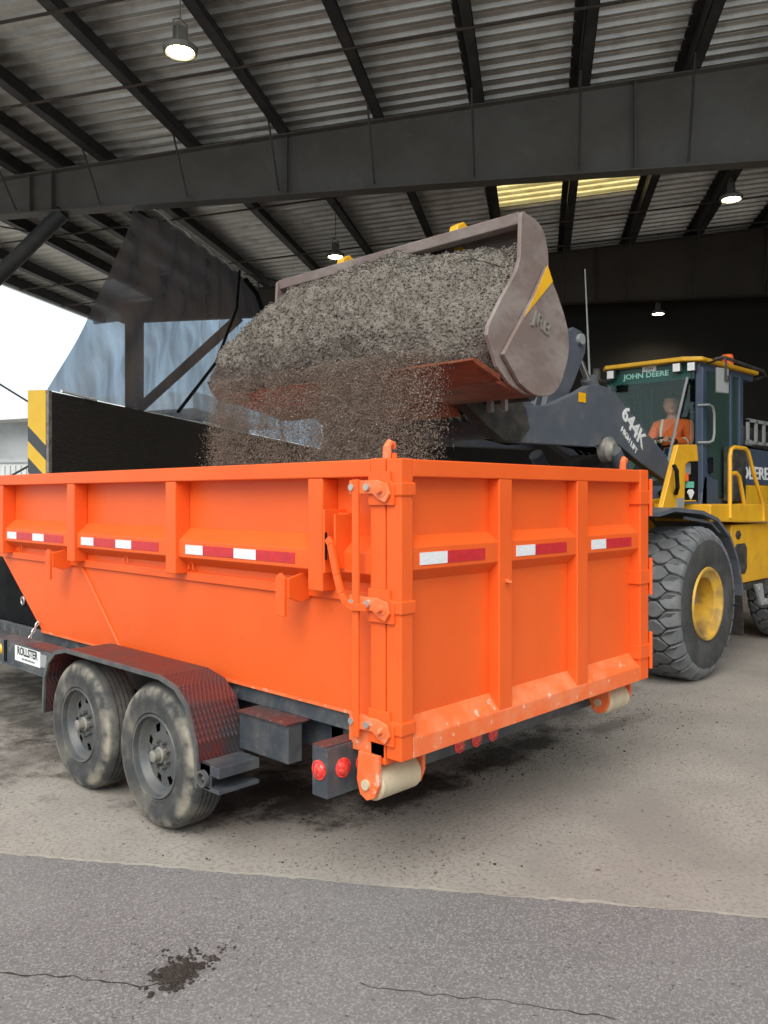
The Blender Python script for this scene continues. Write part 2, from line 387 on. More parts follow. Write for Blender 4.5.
# ================================================================== GROUND
JOINT = 3.57
stains = [((0.45, 1.55), 0.55, 1.1, 0.6, 0.9), ((1.05, 0.95), 0.42, 1.6, 0.5, 0.95), ((0.62, 1.25), 0.40, 1.2, 0.6, 0.85), ((2.0, 0.95), 0.55, 1.6, 0.35, 0.8),
          ((3.3, 1.4), 0.8, 1.5, 0.5, 0.6), ((3.2, 0.75), 0.35, 1.5, 0.4, 0.5), ((1.2, 4.0), 1.6, 1.0, 1.6, 0.75), ((-0.1, 3.2), 0.5, 1, 1, 0.45), ((2.6, 1.5), 0.5, 1.8, 0.5, 0.7)]
gm = ground_mat('worn_concrete', (0.385, 0.345, 0.30), (0.265, 0.238, 0.212), (0.24, 0.21, 0.18), (0.11, 0.09, 0.078), stains, 0.9, 46, (0.49, 0.62))
am = ground_mat('old_asphalt', (0.205, 0.188, 0.183), (0.155, 0.142, 0.140), (0.30, 0.28, 0.268), (0.085, 0.078, 0.076), [((-0.84, 0.30), 0.10, 1, 0.8, 0.9)], 0.9, 95, (0.50, 0.60))
g = MB(); g.box(-45, 45, JOINT - 0.4, 75, -0.4, 0.0)
struct(g.build('concrete_floor', gm, xf=BM), 'pale worn concrete slab under the shed roof')
a = MB()
edge = []
k = 0
u_ = -40.0
while u_ < 40:
    edge.append((u_, JOINT + 0.012 * u_ * (1 if abs(u_) < 5 else 0) + random.uniform(-0.008, 0.008))); u_ += 0.03 if abs(u_) < 6 else 2.0
pts = [(-40, -16)] + [(40, -16)] + edge[::-1]
a.prism(pts, 'Z', -0.4, 0.007)
struct(a.build('asphalt_apron', am, xf=BM), 'darker grey asphalt strip in the foreground')
# pale chipped kerb edge of the slab along the joint
e = MB()
for i in range(len(edge) - 1):
    (u0, v0), (u1, v1) = edge[i], edge[i + 1]
    if abs(u0) > 6: continue
    w0, w1 = (0.03 + 0.022 * noise.noise(Vector((u0 * 3, 0, 0))), 0.03 + 0.022 * noise.noise(Vector((u1 * 3, 0, 0))))
    vs = [e.bm.verts.new(p) for p in ((u0, v0, 0.0075), (u1, v1, 0.0075), (u1, v1 + w1, 0.002), (u0, v0 + w0, 0.002))]
    e.face(vs)
M['pale_edge'] = mat('chipped_pale_concrete', (0.46, 0.42, 0.35), 0.9, col2=(0.36, 0.33, 0.29), scale=25)
struct(e.build('trim_1', 'pale_edge', xf=BM), 'pale chipped concrete edge along the asphalt joint')
# cracks
def crack(pts, w, seed):
    c = MB(); random.seed(seed); P = []
    for i in range(len(pts) - 1):
        p, q = Vector(pts[i]), Vector(pts[i + 1]); n = max(2, int((q - p).length / 0.012)); d = (q - p).normalized(); nn = Vector((-d.y, d.x))
        for j in range(n):
            t = j / n; base = p.lerp(q, t)
            P.append((base + nn * (0.022 * noise.noise(Vector((base.x * 14, base.y * 14, seed)))) , nn, w * (0.3 + 0.9 * abs(noise.noise(Vector((base.x * 25, base.y * 25, seed + 5)))))))
    for i in range(len(P) - 1):
        (p, n0, w0), (q, n1, w1) = P[i], P[i + 1]
        vs = [c.bm.verts.new((x.x, x.y, 0.0085)) for x in (p - n0 * w0, q - n1 * w1, q + n1 * w1, p + n0 * w0)]
        c.face(vs)
    return struct(c.build('pavement_crack', 'clod'), 'thin dark crack wandering across the asphalt')
crack([(-1.29, 0.762), (-1.12, 0.55), (-0.982, 0.329), (-0.86, 0.26)], 0.006, 3)
crack([(-0.437, -0.212), (-0.33, -0.42), (-0.213, -0.569), (0.01, -0.97)], 0.004, 8)
random.seed(11)
# crumbs of dark soil
def lump(mb, x, y, z, r, flat=0.55):
    d = bmesh.ops.create_icosphere(mb.bm, subdivisions=1, radius=r)
    ph = random.uniform(0, 9)
    for v in d['verts']:
        k_ = 0.75 + 0.5 * abs(noise.noise(v.co / r * 1.3 + Vector((ph, x, y))))
        v.co = Vector((v.co.x * k_ + x, v.co.y * k_ * random.uniform(0.9, 1.1) + y, v.co.z * k_ * flat + z))
c = MB()
ctr = Vector((-0.842, 0.30))
for i in range(420):
    r_ = abs(random.gauss(0, 0.045)); an = random.uniform(0, 2 * PI)
    lump(c, ctr.x + r_ * cos(an) * 1.2, ctr.y + r_ * sin(an) * 0.9, 0.009, random.uniform(0.004, 0.015))
for (dx, dy, n_) in ((0.18, -0.02, 30), (0.06, 0.12, 22), (-0.10, 0.06, 14), (0.30, 0.02, 12), (-0.09, -0.10, 26), (0.16, 0.10, 18), (0.02, 0.22, 8)):
    for i in range(n_):
        lump(c, ctr.x + dx * 0.7 + random.gauss(0, 0.02), ctr.y + dy * 0.7 + random.gauss(0, 0.016), 0.009, random.uniform(0.002, 0.009))
for i in range(240):
    lump(c, ctr.x + random.gauss(0.05, 0.25), ctr.y + random.gauss(0.05, 0.2), 0.008, random.uniform(0.001, 0.004))
tag(c.build('soil_crumbs', 'clod'), 'dark soil crumbs spilled on the asphalt in the left foreground', 'dirt', kind='stuff')
c = MB()
for i in range(2600):
    q = random.choice(((0.45, 1.5, .3), (1.0, 0.95, .22), (1.7, .9, .25), (3.3, 1.3, .6), (3.5, .7, .7), (2.4, .95, .3), (0.0, 0.6, 0.7)))
    x = q[0] + random.gauss(0, q[2]) ; y = q[1] + random.gauss(0, q[2] * .5)
    if (Vector((x, y, 0)) - CAMP.xy.to_3d()).dot(V) < JOINT + 0.1: continue
    lump(c, x, y, 0.002, random.uniform(0.002, 0.006) * (1 if random.random() < .93 else 2.2))
tag(c.build('gravel_debris', 'clod'), 'scattered dark grit and crumbs on the concrete below the orange bin', 'dirt', kind='stuff')

# ================================================================== SHED
SL = 0.067
def roof_z(u): return 7.96 + SL * u
U0, U1, V0, V1 = -12.8, 15.0, 4.9, 22.3
def roof_patch(u0, u1, v0, v1, m_, name):
    mb = MB(); n = int(round((v1 - v0) / 0.3)); prof = []
    for i in range(n):
        b_ = v0 + i * 0.3
        prof += [(b_, 0), (b_ + 0.105, 0.0), (b_ + 0.11, 0.006), (b_ + 0.12, 0), (b_ + 0.215, 0), (b_ + 0.235, 0.055), (b_ + 0.275, 0.055), (b_ + 0.295, 0)]
    prof.append((v1, 0))
    top = []
    for (v_, dz) in prof:
        top.append((mb.bm.verts.new((u0, v_, roof_z(u0) - dz + 0.045)), mb.bm.verts.new((u1, v_, roof_z(u1) - dz + 0.045)),
                    mb.bm.verts.new((u0, v_, roof_z(u0) - dz + 0.051)), mb.bm.verts.new((u1, v_, roof_z(u1) - dz + 0.051))))
    for a_, b_ in zip(top[:-1], top[1:]):
        mb.face([a_[0], a_[1], b_[1], b_[0]]); mb.face([a_[2], b_[2], b_[3], a_[3]])
    return mb.build(name, m_, xf=BM)
M['roof_skylit'] = mat('skylit_roof_sheet', (0.86, 0.85, 0.80), 0.42, metal=0.35, col2=(0.70, 0.68, 0.63), scale=0.9, detail=8, amount=(0.35, 0.65))  # brighter copy of the roof sheet, sky light from the left put into its colour
struct(roof_patch(U0, -7.1, V0, V1 - 0.0, 'roof_skylit', 'ceiling'), 'corrugated roof sheets along the open left side, sky light painted into their colour')
for i, q in enumerate(((-7.1, U1, V0, 16.6), (-7.1, -0.9, 16.6, 17.8), (2.05, U1, 16.6, 17.8), (-7.1, U1, 17.8, V1))):
    struct(roof_patch(*q, 'roof', 'ceiling'), ('corrugated roof sheeting over the near bay', 'corrugated roof sheet left of the skylight', 'corrugated roof sheet right of the skylight', 'corrugated roof sheeting over the far bay')[i])
struct(roof_patch(-0.9, 2.05, 16.6, 17.8, 'skylight', 'window_1'), 'yellowed translucent skylight strip in the roof')
# purlins
us = [-5.55 + 1.527 * k for k in range(-4, 14)] + [-12.66, -7.85, -9.45]
for u_ in us:
    if u_ < U0 + 0.05 or u_ > U1: continue
    p = MB(); z1 = roof_z(u_) - 0.005; z0 = z1 - 0.30
    p.box(u_ - 0.006, u_ + 0.006, V0, V1, z0, z1)
    p.box(u_ - 0.006, u_ + 0.155, V0, V1, z0, z0 + 0.012)
    p.box(u_ - 0.125, u_ + 0.006, V0, V1, z1 - 0.012, z1)
    p.box(u_ + 0.145, u_ + 0.155, V0, V1, z0, z0 + 0.03)
    struct(p.build('roof_purlin', 'purlin', xf=BM), 'dark steel purlin running back under the roof sheets')
# girders
def girder(v, name, zb=6.45, u0=-11.2, u1=14.5, gm_='girder'):
    root = thing(name, '', ''); del root['label']; del root['category']; root['kind'] = 'structure'
    zt = lambda q: roof_z(q) - 0.306
    w = MB(); n = 12
    w.prism([(u0, zb), (u1, zb), (u1, zt(u1)), (u0, zt(u0))], 'Y', v - 0.008, v + 0.008)
    w.build('web', gm_, root, xf=BM)
    f = MB(); f.box(u0, u1, v - 0.13, v + 0.13, zb - 0.02, zb); f.build('bottom_flange', gm_, root, xf=BM)
    f = MB(); f.prism([(u0, zt(u0) - .02), (u1, zt(u1) - .02), (u1, zt(u1)), (u0, zt(u0))], 'Y', v - 0.13, v + 0.13); f.build('top_flange', gm_, root, xf=BM)
    for q in (-8.35, -7.95, -3.9, 1.35, 5.2, 9.0):
        s_ = MB(); s_.box(q - 0.007, q + 0.007, v - 0.12, v + 0.12, zb, zt(q) - 0.02); s_.build('stiffener', gm_, root, xf=BM)
    for q in [-5.55 + 1.527 * k for k in range(-3, 13)]:
        b_ = MB()
        b_.tube([(q, v - 0.62, zt(q) + 0.0), (q, v - 0.10, zb + 0.05)], 0.018, 6); b_.build('flange_brace', 'purlin', root, xf=BM)
    return root
girder(12.5, 'steel_girder')['label'] = 'deep tapered steel girder crossing the near roof bay'
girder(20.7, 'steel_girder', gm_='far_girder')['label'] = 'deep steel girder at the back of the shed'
for v, L_ in ((8.6, 'nearest'), (10.35, 'second'), (15.2, 'third'), (18.3, 'fourth'), (20.1, 'fifth')):
    b_ = MB(); n = 2
    b_.prism([(-12.6, roof_z(-12.6) - 0.335), (14.8, roof_z(14.8) - 0.335), (14.8, roof_z(14.8) - 0.305), (-12.6, roof_z(-12.6) - 0.305)], 'Y', v - 0.013, v + 0.013)
    struct(b_.build('sag_bar', 'sag_rod', xf=BM), 'thin brown angle bar tied across the undersides of the purlins, %s from the front' % L_)
# eave gutter, columns, knee braces
b_ = MB(); b_.box(-12.95, -12.78, V0, V1, roof_z(-12.8) - 0.22, roof_z(-12.8) + 0.06); struct(b_.build('trim_2', 'pale', xf=BM), 'pale eave gutter on the left edge of the roof')
b_ = MB(); b_.prism([(-12.9, 6.78), (-9.8, 7.0), (-9.8, 7.3), (-12.9, 7.1)], 'Y', 22.22, 22.32); struct(b_.build('trim_3', 'pale', xf=BM), 'pale fascia at the back left corner of the roof')
for v in (12.5, 20.7):
    cl = MB()
    cl.box(-11.0, -10.97, v - 0.15, v + 0.15, 0, 6.43); cl.box(-10.63, -10.60, v - 0.15, v + 0.15, 0, 6.43); cl.box(-10.97, -10.63, v - 0.01, v + 0.01, 0, 6.43)
    struct(cl.build('steel_column', 'girder', xf=BM), 'steel column on the left side of the shed')
    k_ = MB(); k_.tube([(-7.8, v, 6.44), (-10.75, v, 4.0)], 0.13, 14)
    struct(k_.build('knee_brace', 'purlin', xf=BM, smooth=True), 'diagonal tube brace under the girder at the left')
b_ = MB(); b_.tube([(-9.9, 13.0, 6.6), (-6.2, 19.0, 6.9)], 0.014, 6); struct(b_.build('tie_rod', 'purlin', xf=BM), 'thin diagonal tie rod under the left roof bay')
# dark back wall, and an unseen right wall added to darken the shed
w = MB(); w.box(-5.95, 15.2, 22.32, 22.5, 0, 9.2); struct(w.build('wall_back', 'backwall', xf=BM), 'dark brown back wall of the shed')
w = MB(); w.box(15.0, 15.15, 5.2, 22.35, 0, 9.2); struct(w.build('shading_wall_right', 'backwall', xf=BM), 'unseen dark side wall added at the right to darken the shed')
# push wall with hazard stripes
def stripe_mat():
    m = bpy.data.materials.new('hazard_paint'); m.use_nodes = True; nt = m.node_tree; L = nt.links.new
    b = nt.nodes['Principled BSDF']; b.inputs['Roughness'].default_value = 0.55
    g_ = _n(nt, 'ShaderNodeTexCoord'); sp = _n(nt, 'ShaderNodeSeparateXYZ'); L(g_.outputs['Object'], sp.inputs[0])
    # local x (0..0.3), z metres: stripes drop to the right
    ad = _n(nt, 'ShaderNodeMath', operation='MULTIPLY_ADD'); L(sp.outputs['X'], ad.inputs[0]); ad.inputs[1].default_value = 1.0; L(sp.outputs['Z'], ad.inputs[2])
    m0 = _n(nt, 'ShaderNodeMath', operation='SUBTRACT'); L(ad.outputs[0], m0.inputs[0]); m0.inputs[1].default_value = 0.11
    md = _n(nt, 'ShaderNodeMath', operation='MODULO'); L(m0.outputs[0], md.inputs[0]); md.inputs[1].default_value = 0.38
    cmp_ = _n(nt, 'ShaderNodeMath', operation='LESS_THAN'); L(md.outputs[0], cmp_.inputs[0]); cmp_.inputs[1].default_value = 0.18
    lt = _n(nt, 'ShaderNodeMath', operation='LESS_THAN'); L(ad.outputs[0], lt.inputs[0]); lt.inputs[1].default_value = 2.62
    mu = _n(nt, 'ShaderNodeMath', operation='MULTIPLY'); L(cmp_.outputs[0], mu.inputs[0]); L(lt.outputs[0], mu.inputs[1])
    no = _n(nt, 'ShaderNodeTexNoise'); no.inputs['Scale'].default_value = 6; L(g_.outputs['Object'], no.inputs['Vector'])
    y = _n(nt, 'ShaderNodeMix', data_type='RGBA'); L(no.outputs['Fac'], y.inputs['Factor']); y.inputs['A'].default_value = (0.70, 0.42, 0.03, 1); y.inputs['B'].default_value = (0.82, 0.50, 0.05, 1)
    x = _n(nt, 'ShaderNodeMix', data_type='RGBA'); L(mu.outputs[0], x.inputs['Factor']); L(y.outputs['Result'], x.inputs['A']); x.inputs['B'].default_value = (0.06, 0.065, 0.075, 1)
    L(x.outputs['Result'], b.inputs['Base Color'])
    return m
M['hazard'] = stripe_mat()
pw = thing('push_wall', 'x', 'wall', B(-5.8, 9.0)); del pw['category']; pw['kind'] = 'structure'; pw['label'] = 'black boarded push wall with a striped yellow end'
w = MB(); w.box(-6.05, -5.832, 9.10, 22.31, 0, 2.99); w.build('boarded_face', 'timber', pw, xf=BM)
w = MB(); w.box(-5.862, -5.83, 9.03, 9.10, 0, 3.0); w.build('corner_edge', 'conc_edge', pw, xf=BM)
w = MB(); w.box(0, 0.238, 0, 0.10, 0, 3.0)
hz = w.build('striped_end', 'hazard', pw, local=True); hz.location = (0, 0, 0)
R4 = Matrix(((U.x, V.x, 0, 0), (U.y, V.y, 0, 0), (0, 0, 1, 0), (0, 0, 0, 1)))
hz.matrix_parent_inverse = world_of(pw).inverted(); hz.matrix_basis = Matrix.Translation(B(-6.10, 9.02)) @ R4

# shade netting
def tarp():
    mb = MB(); nu, nt_ = 110, 60; G = []
    for i in range(nu + 1):
        s_ = i / nu
        vb = 9.12 + (22.2 - 9.12) * s_
        if s_ < 0.72:
            vt = 12.50 + (17.7 - 12.50) * (s_ / 0.72); zt = 6.43
        else:
            q = (s_ - 0.72) / 0.28; vt = 17.6 + 4.4 * q; zt = 6.42 - 1.5 * min(1, q * 3) ** 0.7 - 0.5 * q
        zt -= 0.05 * abs(sin(s_ * 40))
        col = []
        for j in range(nt_ + 1):
            t = j / nt_
            v = vt + (vb - vt) * (t ** (1.2 - 0.10 * max(0, 1 - s_ * 4))); u = -6.25 - 0.30 * max(0, 1 - s_ * 7) + (0.34 + 0.3 * max(0, 1 - s_ * 7)) * t + 0.10 * sin(PI * t) * (1 if s_ > .1 else s_ * 10)
            z = zt + (3.02 - zt) * t
            z += 0.0
            fold = 0.07 * sin(s_ * 70 + 3 * t + 2 * noise.noise(Vector((s_ * 5, t * 2, 1)))) * (0.25 + t * (1 - 0.6 * t)) + 0.09 * noise.noise(Vector((s_ * 22, t * 3, 4)))
            u += fold * (1.0 if 0 < j < nt_ else 0.4)
            col.append(mb.bm.verts.new((u, v, z)))
        G.append(col)
    for i in range(nu):
        for j in range(nt_): mb.face([G[i][j], G[i + 1][j], G[i + 1][j + 1], G[i][j + 1]])
    root = thing('shade_netting', 'translucent blue and brown netting sheet hanging above the black wall', 'netting', B(-6, 12.5, 3))
    o = mb.build('sheet', 'tarp', root, xf=BM, smooth=True)
    c_ = MB(); pts = [(-6.23, 12.6 + 5 * k / 20, 6.44 + 0.03 * sin(k * 1.7)) for k in range(21)]
    c_.tube(pts, 0.022, 6); c_.build('top_rope', 'pale', root, xf=BM)
    c_ = MB(); c_.tube([(-6.10, 16.2, 6.38), (-5.86, 15.4, 5.4), (-5.68, 13.9, 4.1), (-5.62, 12.2, 3.05)], 0.028, 6); c_.build('dark_cord', 'black', root, xf=BM)
    c_ = MB(); c_.tube([(-6.25, 16.9, 6.4), (-6.1, 17.25, 6.15), (-5.98, 17.5, 5.6), (-5.95, 17.6, 4.9)], 0.05, 6); c_.build('edge_cord', 'black', root, xf=BM)
    for (v0, v1) in ((9.3, 10.1), (13.7, 14.4)):
        c_ = MB(); c_.tube([(-5.83, v0, 3.02), (-5.82, v1, 3.0)], 0.02, 6); c_.build('white_batten', 'white', root, xf=BM)
tarp()

# lamps
def lamp_proto():
    root = thing('high_bay_lamp', 'round lit high bay lamp hanging near the top left of the shed', 'lamp', (0, 0, 0), 0, 'lit high bay lamps under the shed roof')
    m_ = MB(); m_.lathe([(0.0, -0.005), (0.15, -0.005), (0.15, -0.03), (0.165, -0.03), (0.175, 0.02), (0.12, 0.06), (0.0, 0.06)], (0, 0, 0), 'Z', 32, closed=False); m_.build('reflector', 'lamp_body', root, local=True, smooth=True)
    m_ = MB(); m_.lathe([(0.0, -0.045), (0.07, -0.04), (0.12, -0.03), (0.135, -0.018), (0.0, -0.012)], (0, 0, 0), 'Z', 24, closed=False); m_.build('diffuser', 'lamp_glow', root, local=True, smooth=True)
    m_ = MB(); m_.box(-0.06, 0.06, -0.045, 0.045, 0.06, 0.24); m_.build('ballast_housing', 'lamp_body', root, local=True, bevel=0.01)
    m_ = MB(); m_.tube([(-0.08, 0, 0.1), (-0.08, 0, 0.28), (0, 0, 0.32), (0.08, 0, 0.28), (0.08, 0, 0.1)], 0.008, 6); m_.build('bracket', 'lamp_body', root, local=True)
    return root
LP = [(-3.57, 7.8, 6.22, 'round lit high bay lamp hanging in the near bay, largest and highest in the photo'),
      (-3.85, 15.35, 6.32, 'small lit lamp glimpsed just above the heaped bucket'),
      (2.95, 13.75, 6.40, 'lit lamp hanging behind the near girder at the upper right'),
      (2.85, 21.2, 6.22, 'small distant lit lamp below the back girder, above the loader cab')]
lp0 = lamp_proto()
for i, (u_, v, z, lab) in enumerate(LP):
    o = lp0 if i == 0 else copy_tree(lp0)
    o.location = B(u_, v, z); o['label'] = lab
    cd = MB(); cd.tube([(0, 0, 0.31), (0, 0, roof_z(u_) - z - 0.0)], 0.007, 6); cd.build('hanging_rod', 'lamp_body', o, local=True)
    l = bpy.data.lights.new('lamp_light', 'SPOT'); l.energy = 70; l.color = (1, 0.93, 0.72); l.shadow_soft_size = 0.13; l.spot_size = 2.6; l.spot_blend = 0.8
    lo = bpy.data.objects.new('lamp_light', l); COL.objects.link(lo); lo.parent = o; lo.location = (0, 0, -0.08)

# distant buildings, container, guy wires at the left
def far(u0, u1, v0, v1, z0, z1, m_): 
    q = MB(); q.box(u0, u1, v0, v1, z0, z1); return q
wh = thing('warehouse', 'pale grey low warehouse far beyond the left side of the shed', 'building', B(-50, 55))
q = MB(); q.prism([(-75, 0), (-24, 0), (-24, 7.4), (-75, 5.4)], 'Y', 52, 66); q.build('wall', 'clad', wh, xf=BM)
q = MB(); q.prism([(-77, 5.3), (-22, 7.4), (-22, 8.5), (-77, 6.2)], 'Y', 50, 67); q.build('roof', 'pale', wh, xf=BM)
q = MB(); q.prism([(-76, 3.1), (-26, 3.1), (-26, 3.9), (-76, 3.9)], 'Y', 51.2, 52); q.build('canopy', 'girder', wh, xf=BM)
ct = thing('shipping_container', 'white container standing beyond the left end of the wall', 'container', B(-17, 24.5))
q = MB()
q.box(-22.5, -14.6, 24.0, 26.4, 0.15, 2.85)
for i in range(40): q.box(-22.4 + i * 0.195, -22.31 + i * 0.195, 23.96, 24.0, 0.3, 2.7)
q.build('body', 'pale', ct, xf=BM)
q = MB(); q.box(-22.5, -14.6, 23.94, 26.46, 2.80, 2.92); q.build('top_rail', 'clad', ct, xf=BM)
q = MB(); q.box(-19.5, -18.2, 23.85, 23.96, 1.0, 2.3); q.build('dark_vent', 'loader_grey', ct, xf=BM)
for (p0, p1, lab) in (((-10.3, 10.5, 4.9), (-6.12, 9.5, 2.75), 'thin guy cable running down to the striped wall end, upper of two'),
                      ((-9.0, 10.0, 1.0), (-6.12, 9.5, 2.25), 'thin stay cable below the guy cable at the striped wall end')):
    q = MB(); q.tube([p0, p1], 0.014, 6)
    tag(q.build('guy_cable', 'purlin', xf=BM), lab, 'cable')

# ================================================================== DUMPSTER
bin_ = thing('roll_off_dumpster', 'bright orange steel roll off dumpster with ribbed sides and rear gate', 'dumpster', (1.1, 2.2, 0.63))
LEN = 4.45; W = 2.18
def sidepoly(y0=0.09): return [(y0, 0.757), (3.6, 0.757), (4.30, 1.25), (4.42, 1.25), (4.42, 1.87), (y0, 1.87)]
def sym(x0, x1, side):  # mirror across bin centre
    return (x0, x1) if side == 0 else (W - x1, W - x0)
for side in (0, 1):
    q = MB(); a_, b_ = sym(0.10, 0.125, side); q.prism(sidepoly(), 'X', a_, b_); q.build('side_panel', 'orange', bin_)
    q = MB(); a_, b_ = sym(0.0, 0.125, side); q.box(a_, b_, 0.1725, 4.42, 1.80, 1.875); q.build('top_rail', 'orange', bin_, bevel=0.006)
    q = MB(); a_, b_ = sym(0.082, 0.10, side); q.box(a_, b_, 0.17, 4.25, 1.25, 1.30); q.build('lower_lip', 'orange', bin_, bevel=0.004)
    for (y0, y1) in ((0.478, 0.578), (1.688, 1.789), (2.896, 3.002), (4.06, 4.16)):
        q = MB(); a_, b_ = sym(0.004, 0.10, side); q.box(a_, b_, y0, y1, 1.29, 1.80); q.build('side_post', 'orange', bin_, bevel=0.006)
    for (y0, y1) in ((0.172, 0.476), (0.58, 1.686), (1.791, 2.894), (3.004, 4.058)):
        q = MB(); P = [(0.10, 1.545), (0.022, 1.475), (0.022, 1.385), (0.10, 1.335)]
        if side: P = [(W - x, z) for x, z in P]
        q.prism(P, 'Y', y0, y1); q.build('mid_rail', 'orange', bin_, bevel=0.004)
    if side == 0:
        for (y0, y1) in ((0.69, 1.61), (1.89, 2.83), (3.09, 4.01)):
            seg = (y1 - y0); cuts = [0, 0.29, 0.54, 0.79, 1.0]; ws = [0.34, 0.16, 0.31, 0.19]
            # read from the left (far end): white, red, white, red
            L4 = [0.18, 0.30, 0.20, 0.32]; y = y1
            for k_, f_ in enumerate(L4):
                q = MB(); q.box(0.0185, 0.0215, y - f_ * seg, y, 1.405, 1.455); q.build('white_tape' if k_ % 2 == 0 else 'red_tape', 'white_tape' if k_ % 2 == 0 else 'red_tape', bin_); y -= f_ * seg
    # seam of the folded lower panel
    q = MB(); x_ = sym(0.094, 0.1, side); q.tube([(x_[0] if side == 0 else x_[1], 2.99, 1.27), (x_[0] if side == 0 else x_[1], 2.445, 0.765)], 0.011, 8); q.build('weld_seam', 'orange', bin_, smooth=True)
    # tie hooks
    for y in (0.71, 3.16):
        q = MB(); a_, b_ = sym(-0.055, -0.037, side); q.prism([(y - 0.035, 1.165), (y + 0.03, 1.165), (y + 0.03, 1.34), (y, 1.365), (y - 0.035, 1.34)], 'X', a_, b_)
        a_, b_ = sym(-0.04, 0.10, side)
        P = [(a_, 1.34), (b_, 1.375), (b_, 1.24), ((a_ + b_) / 2, 1.225), (a_, 1.25)] if side == 0 else [(b_, 1.34), (a_, 1.375), (a_, 1.24), ((a_ + b_) / 2, 1.225), (b_, 1.25)]
        q.prism(P, 'Y', y - 0.05, y - 0.035); q.build('tarp_hook', 'orange', bin_, bevel=0.003)
    for y in (0.63, 1.64, 2.35, 3.9):
        q = MB(); xx = 0.075 if side == 0 else W - 0.075
        q.tube([(xx + 0.03 * cos(t) * 0, y + 0.022 * cos(t), 1.325 + 0.03 * sin(t)) for t in [i * PI / 8 for i in range(-1, 10)]], 0.006, 6); q.build('tie_loop', 'orange', bin_, smooth=True)
    # corner post beside the gate
    q = MB(); a_, b_ = sym(0.0, 0.10, side); q.box(a_, b_, 0.085, 0.172, 0.60, 1.878); q.build('corner_post', 'orange', bin_, bevel=0.006)
    # understructure long rail
    q = MB(); a_, b_ = (0.55, 0.65) if side == 0 else (W - 0.65, W - 0.55); q.box(a_, b_, 0.09, 4.0, 0.60, 0.757); q.build('floor_rail', 'orange_scuffed', bin_)
q = MB(); q.box(0.126, W - 0.126, 0.09, 3.60, 0.744, 0.775); q.build('floor_plate', 'orange_scuffed', bin_)
q = MB(); q.prism([(3.6, 0.757), (4.30, 1.25), (4.32, 1.22), (3.62, 0.735)], 'X', 0.126, W - 0.126); q.box(0.126, W - 0.126, 4.39, 4.419, 1.25, 1.87); q.build('front_panel', 'orange', bin_)
q = MB(); q.box(0.0, W, 4.33, 4.43, 1.80, 1.875); q.build('front_rail', 'orange', bin_)
q = MB(); q.box(0.094, 0.135, 0.175, 3.60, 0.741, 0.756); q.build('floor_edge', 'orange_scuffed', bin_)
# curled tie hooks on top
for x, y in ((0.045, 0.115), (W - 0.06, 0.13)):
    q = MB(); q.tube([(x, y, 1.86), (x, y, 1.90), (x - 0.004, y - 0.004, 1.925), (x + 0.012, y, 1.945), (x + 0.035, y, 1.94), (x + 0.042, y, 1.922)], [0.02, 0.02, 0.018, 0.016, 0.014, 0.010], 8)
    q.build('top_hook', 'orange_scuffed', bin_, smooth=True)

# gate
gate = part_empty('rear_gate', bin_, (2.18, 0.04, 0.63))
q = MB(); q.box(0.05, W - 0.05, 0.060, 0.078, 0.66, 1.85); q.build('gate_sheet', 'orange', gate)
q = MB()
q.box(0.0, 0.075, -0.006, 0.078, 0.632, 1.875); q.build('gate_stile', 'orange', gate, bevel=0.006)
q = MB(); q.box(2.075, 2.18, -0.006, 0.078, 0.632, 1.875); q.build('gate_stile', 'orange', gate, bevel=0.006)
q = MB(); q.box(0.075, 2.075, -0.004, 0.078, 1.80, 1.873); q.build('gate_top_rail', 'orange', gate, bevel=0.005)
q = MB(); q.prism([(-0.004, 0.632), (0.078, 0.632), (0.078, 0.79), (0.06, 0.79), (-0.004, 0.715)], 'X', 0.075, 2.075); q.build('gate_bottom_rail', 'orange_scuffed', gate, bevel=0.004)
for (x0, x1) in ((0.68, 0.785), (1.375, 1.485)):
    q = MB(); q.box(x0, x1, -0.002, 0.062, 0.70, 1.80); q.build('gate_post', 'orange', gate, bevel=0.005)
for (x0, x1) in ((0.075, 0.68), (0.785, 1.375), (1.485, 2.075)):
    q = MB(); q.prism([(0.062, 1.555), (0.004, 1.505), (0.004, 1.412), (0.062, 1.36)], 'X', x0, x1); q.build('gate_mid_rail', 'orange', gate, bevel=0.003)
for (a_, m_, e_) in ((0.125, 0.305, 0.575), (0.825, 0.985, 1.275), (1.53, 1.685, 1.98)):
    q = MB(); q.box(a_, m_, 0.001, 0.0035, 1.430, 1.482); q.build('white_tape', 'white_tape', gate)
    q = MB(); q.box(m_, e_, 0.001, 0.0035, 1.430, 1.482); q.build('red_tape', 'red_tape', gate)
for z in (1.748, 1.262, 0.765):
    q = MB(); q.box(-0.008, 0.085, -0.014, 0.084, z - 0.028, z + 0.028); q.build('hinge_strap' if False else 'latch_strap', 'orange', gate, bevel=0.006)
for z in (1.71, 1.24, 0.80):
    q = MB(); q.box(2.06, 2.19, -0.014, 0.084, z - 0.04, z + 0.04)
    q.box(2.19, 2.20, -0.01, 0.10, z - 0.10, z + 0.10); q.cyl((2.19, -0.014, z - 0.11), (2.19, -0.014, z + 0.11), 0.011, n=10)
    q.build('gate_hinge', 'orange', gate, bevel=0.003)
q = MB(); q.ball((0.735, -0.008, 1.318), 0.013, sub=1); q.tube([(0.722, -0.012, 1.318), (0.735, -0.03, 1.316), (0.75, -0.012, 1.318)], 0.005, 6); q.build('chain_eye', 'orange_scuffed', gate)
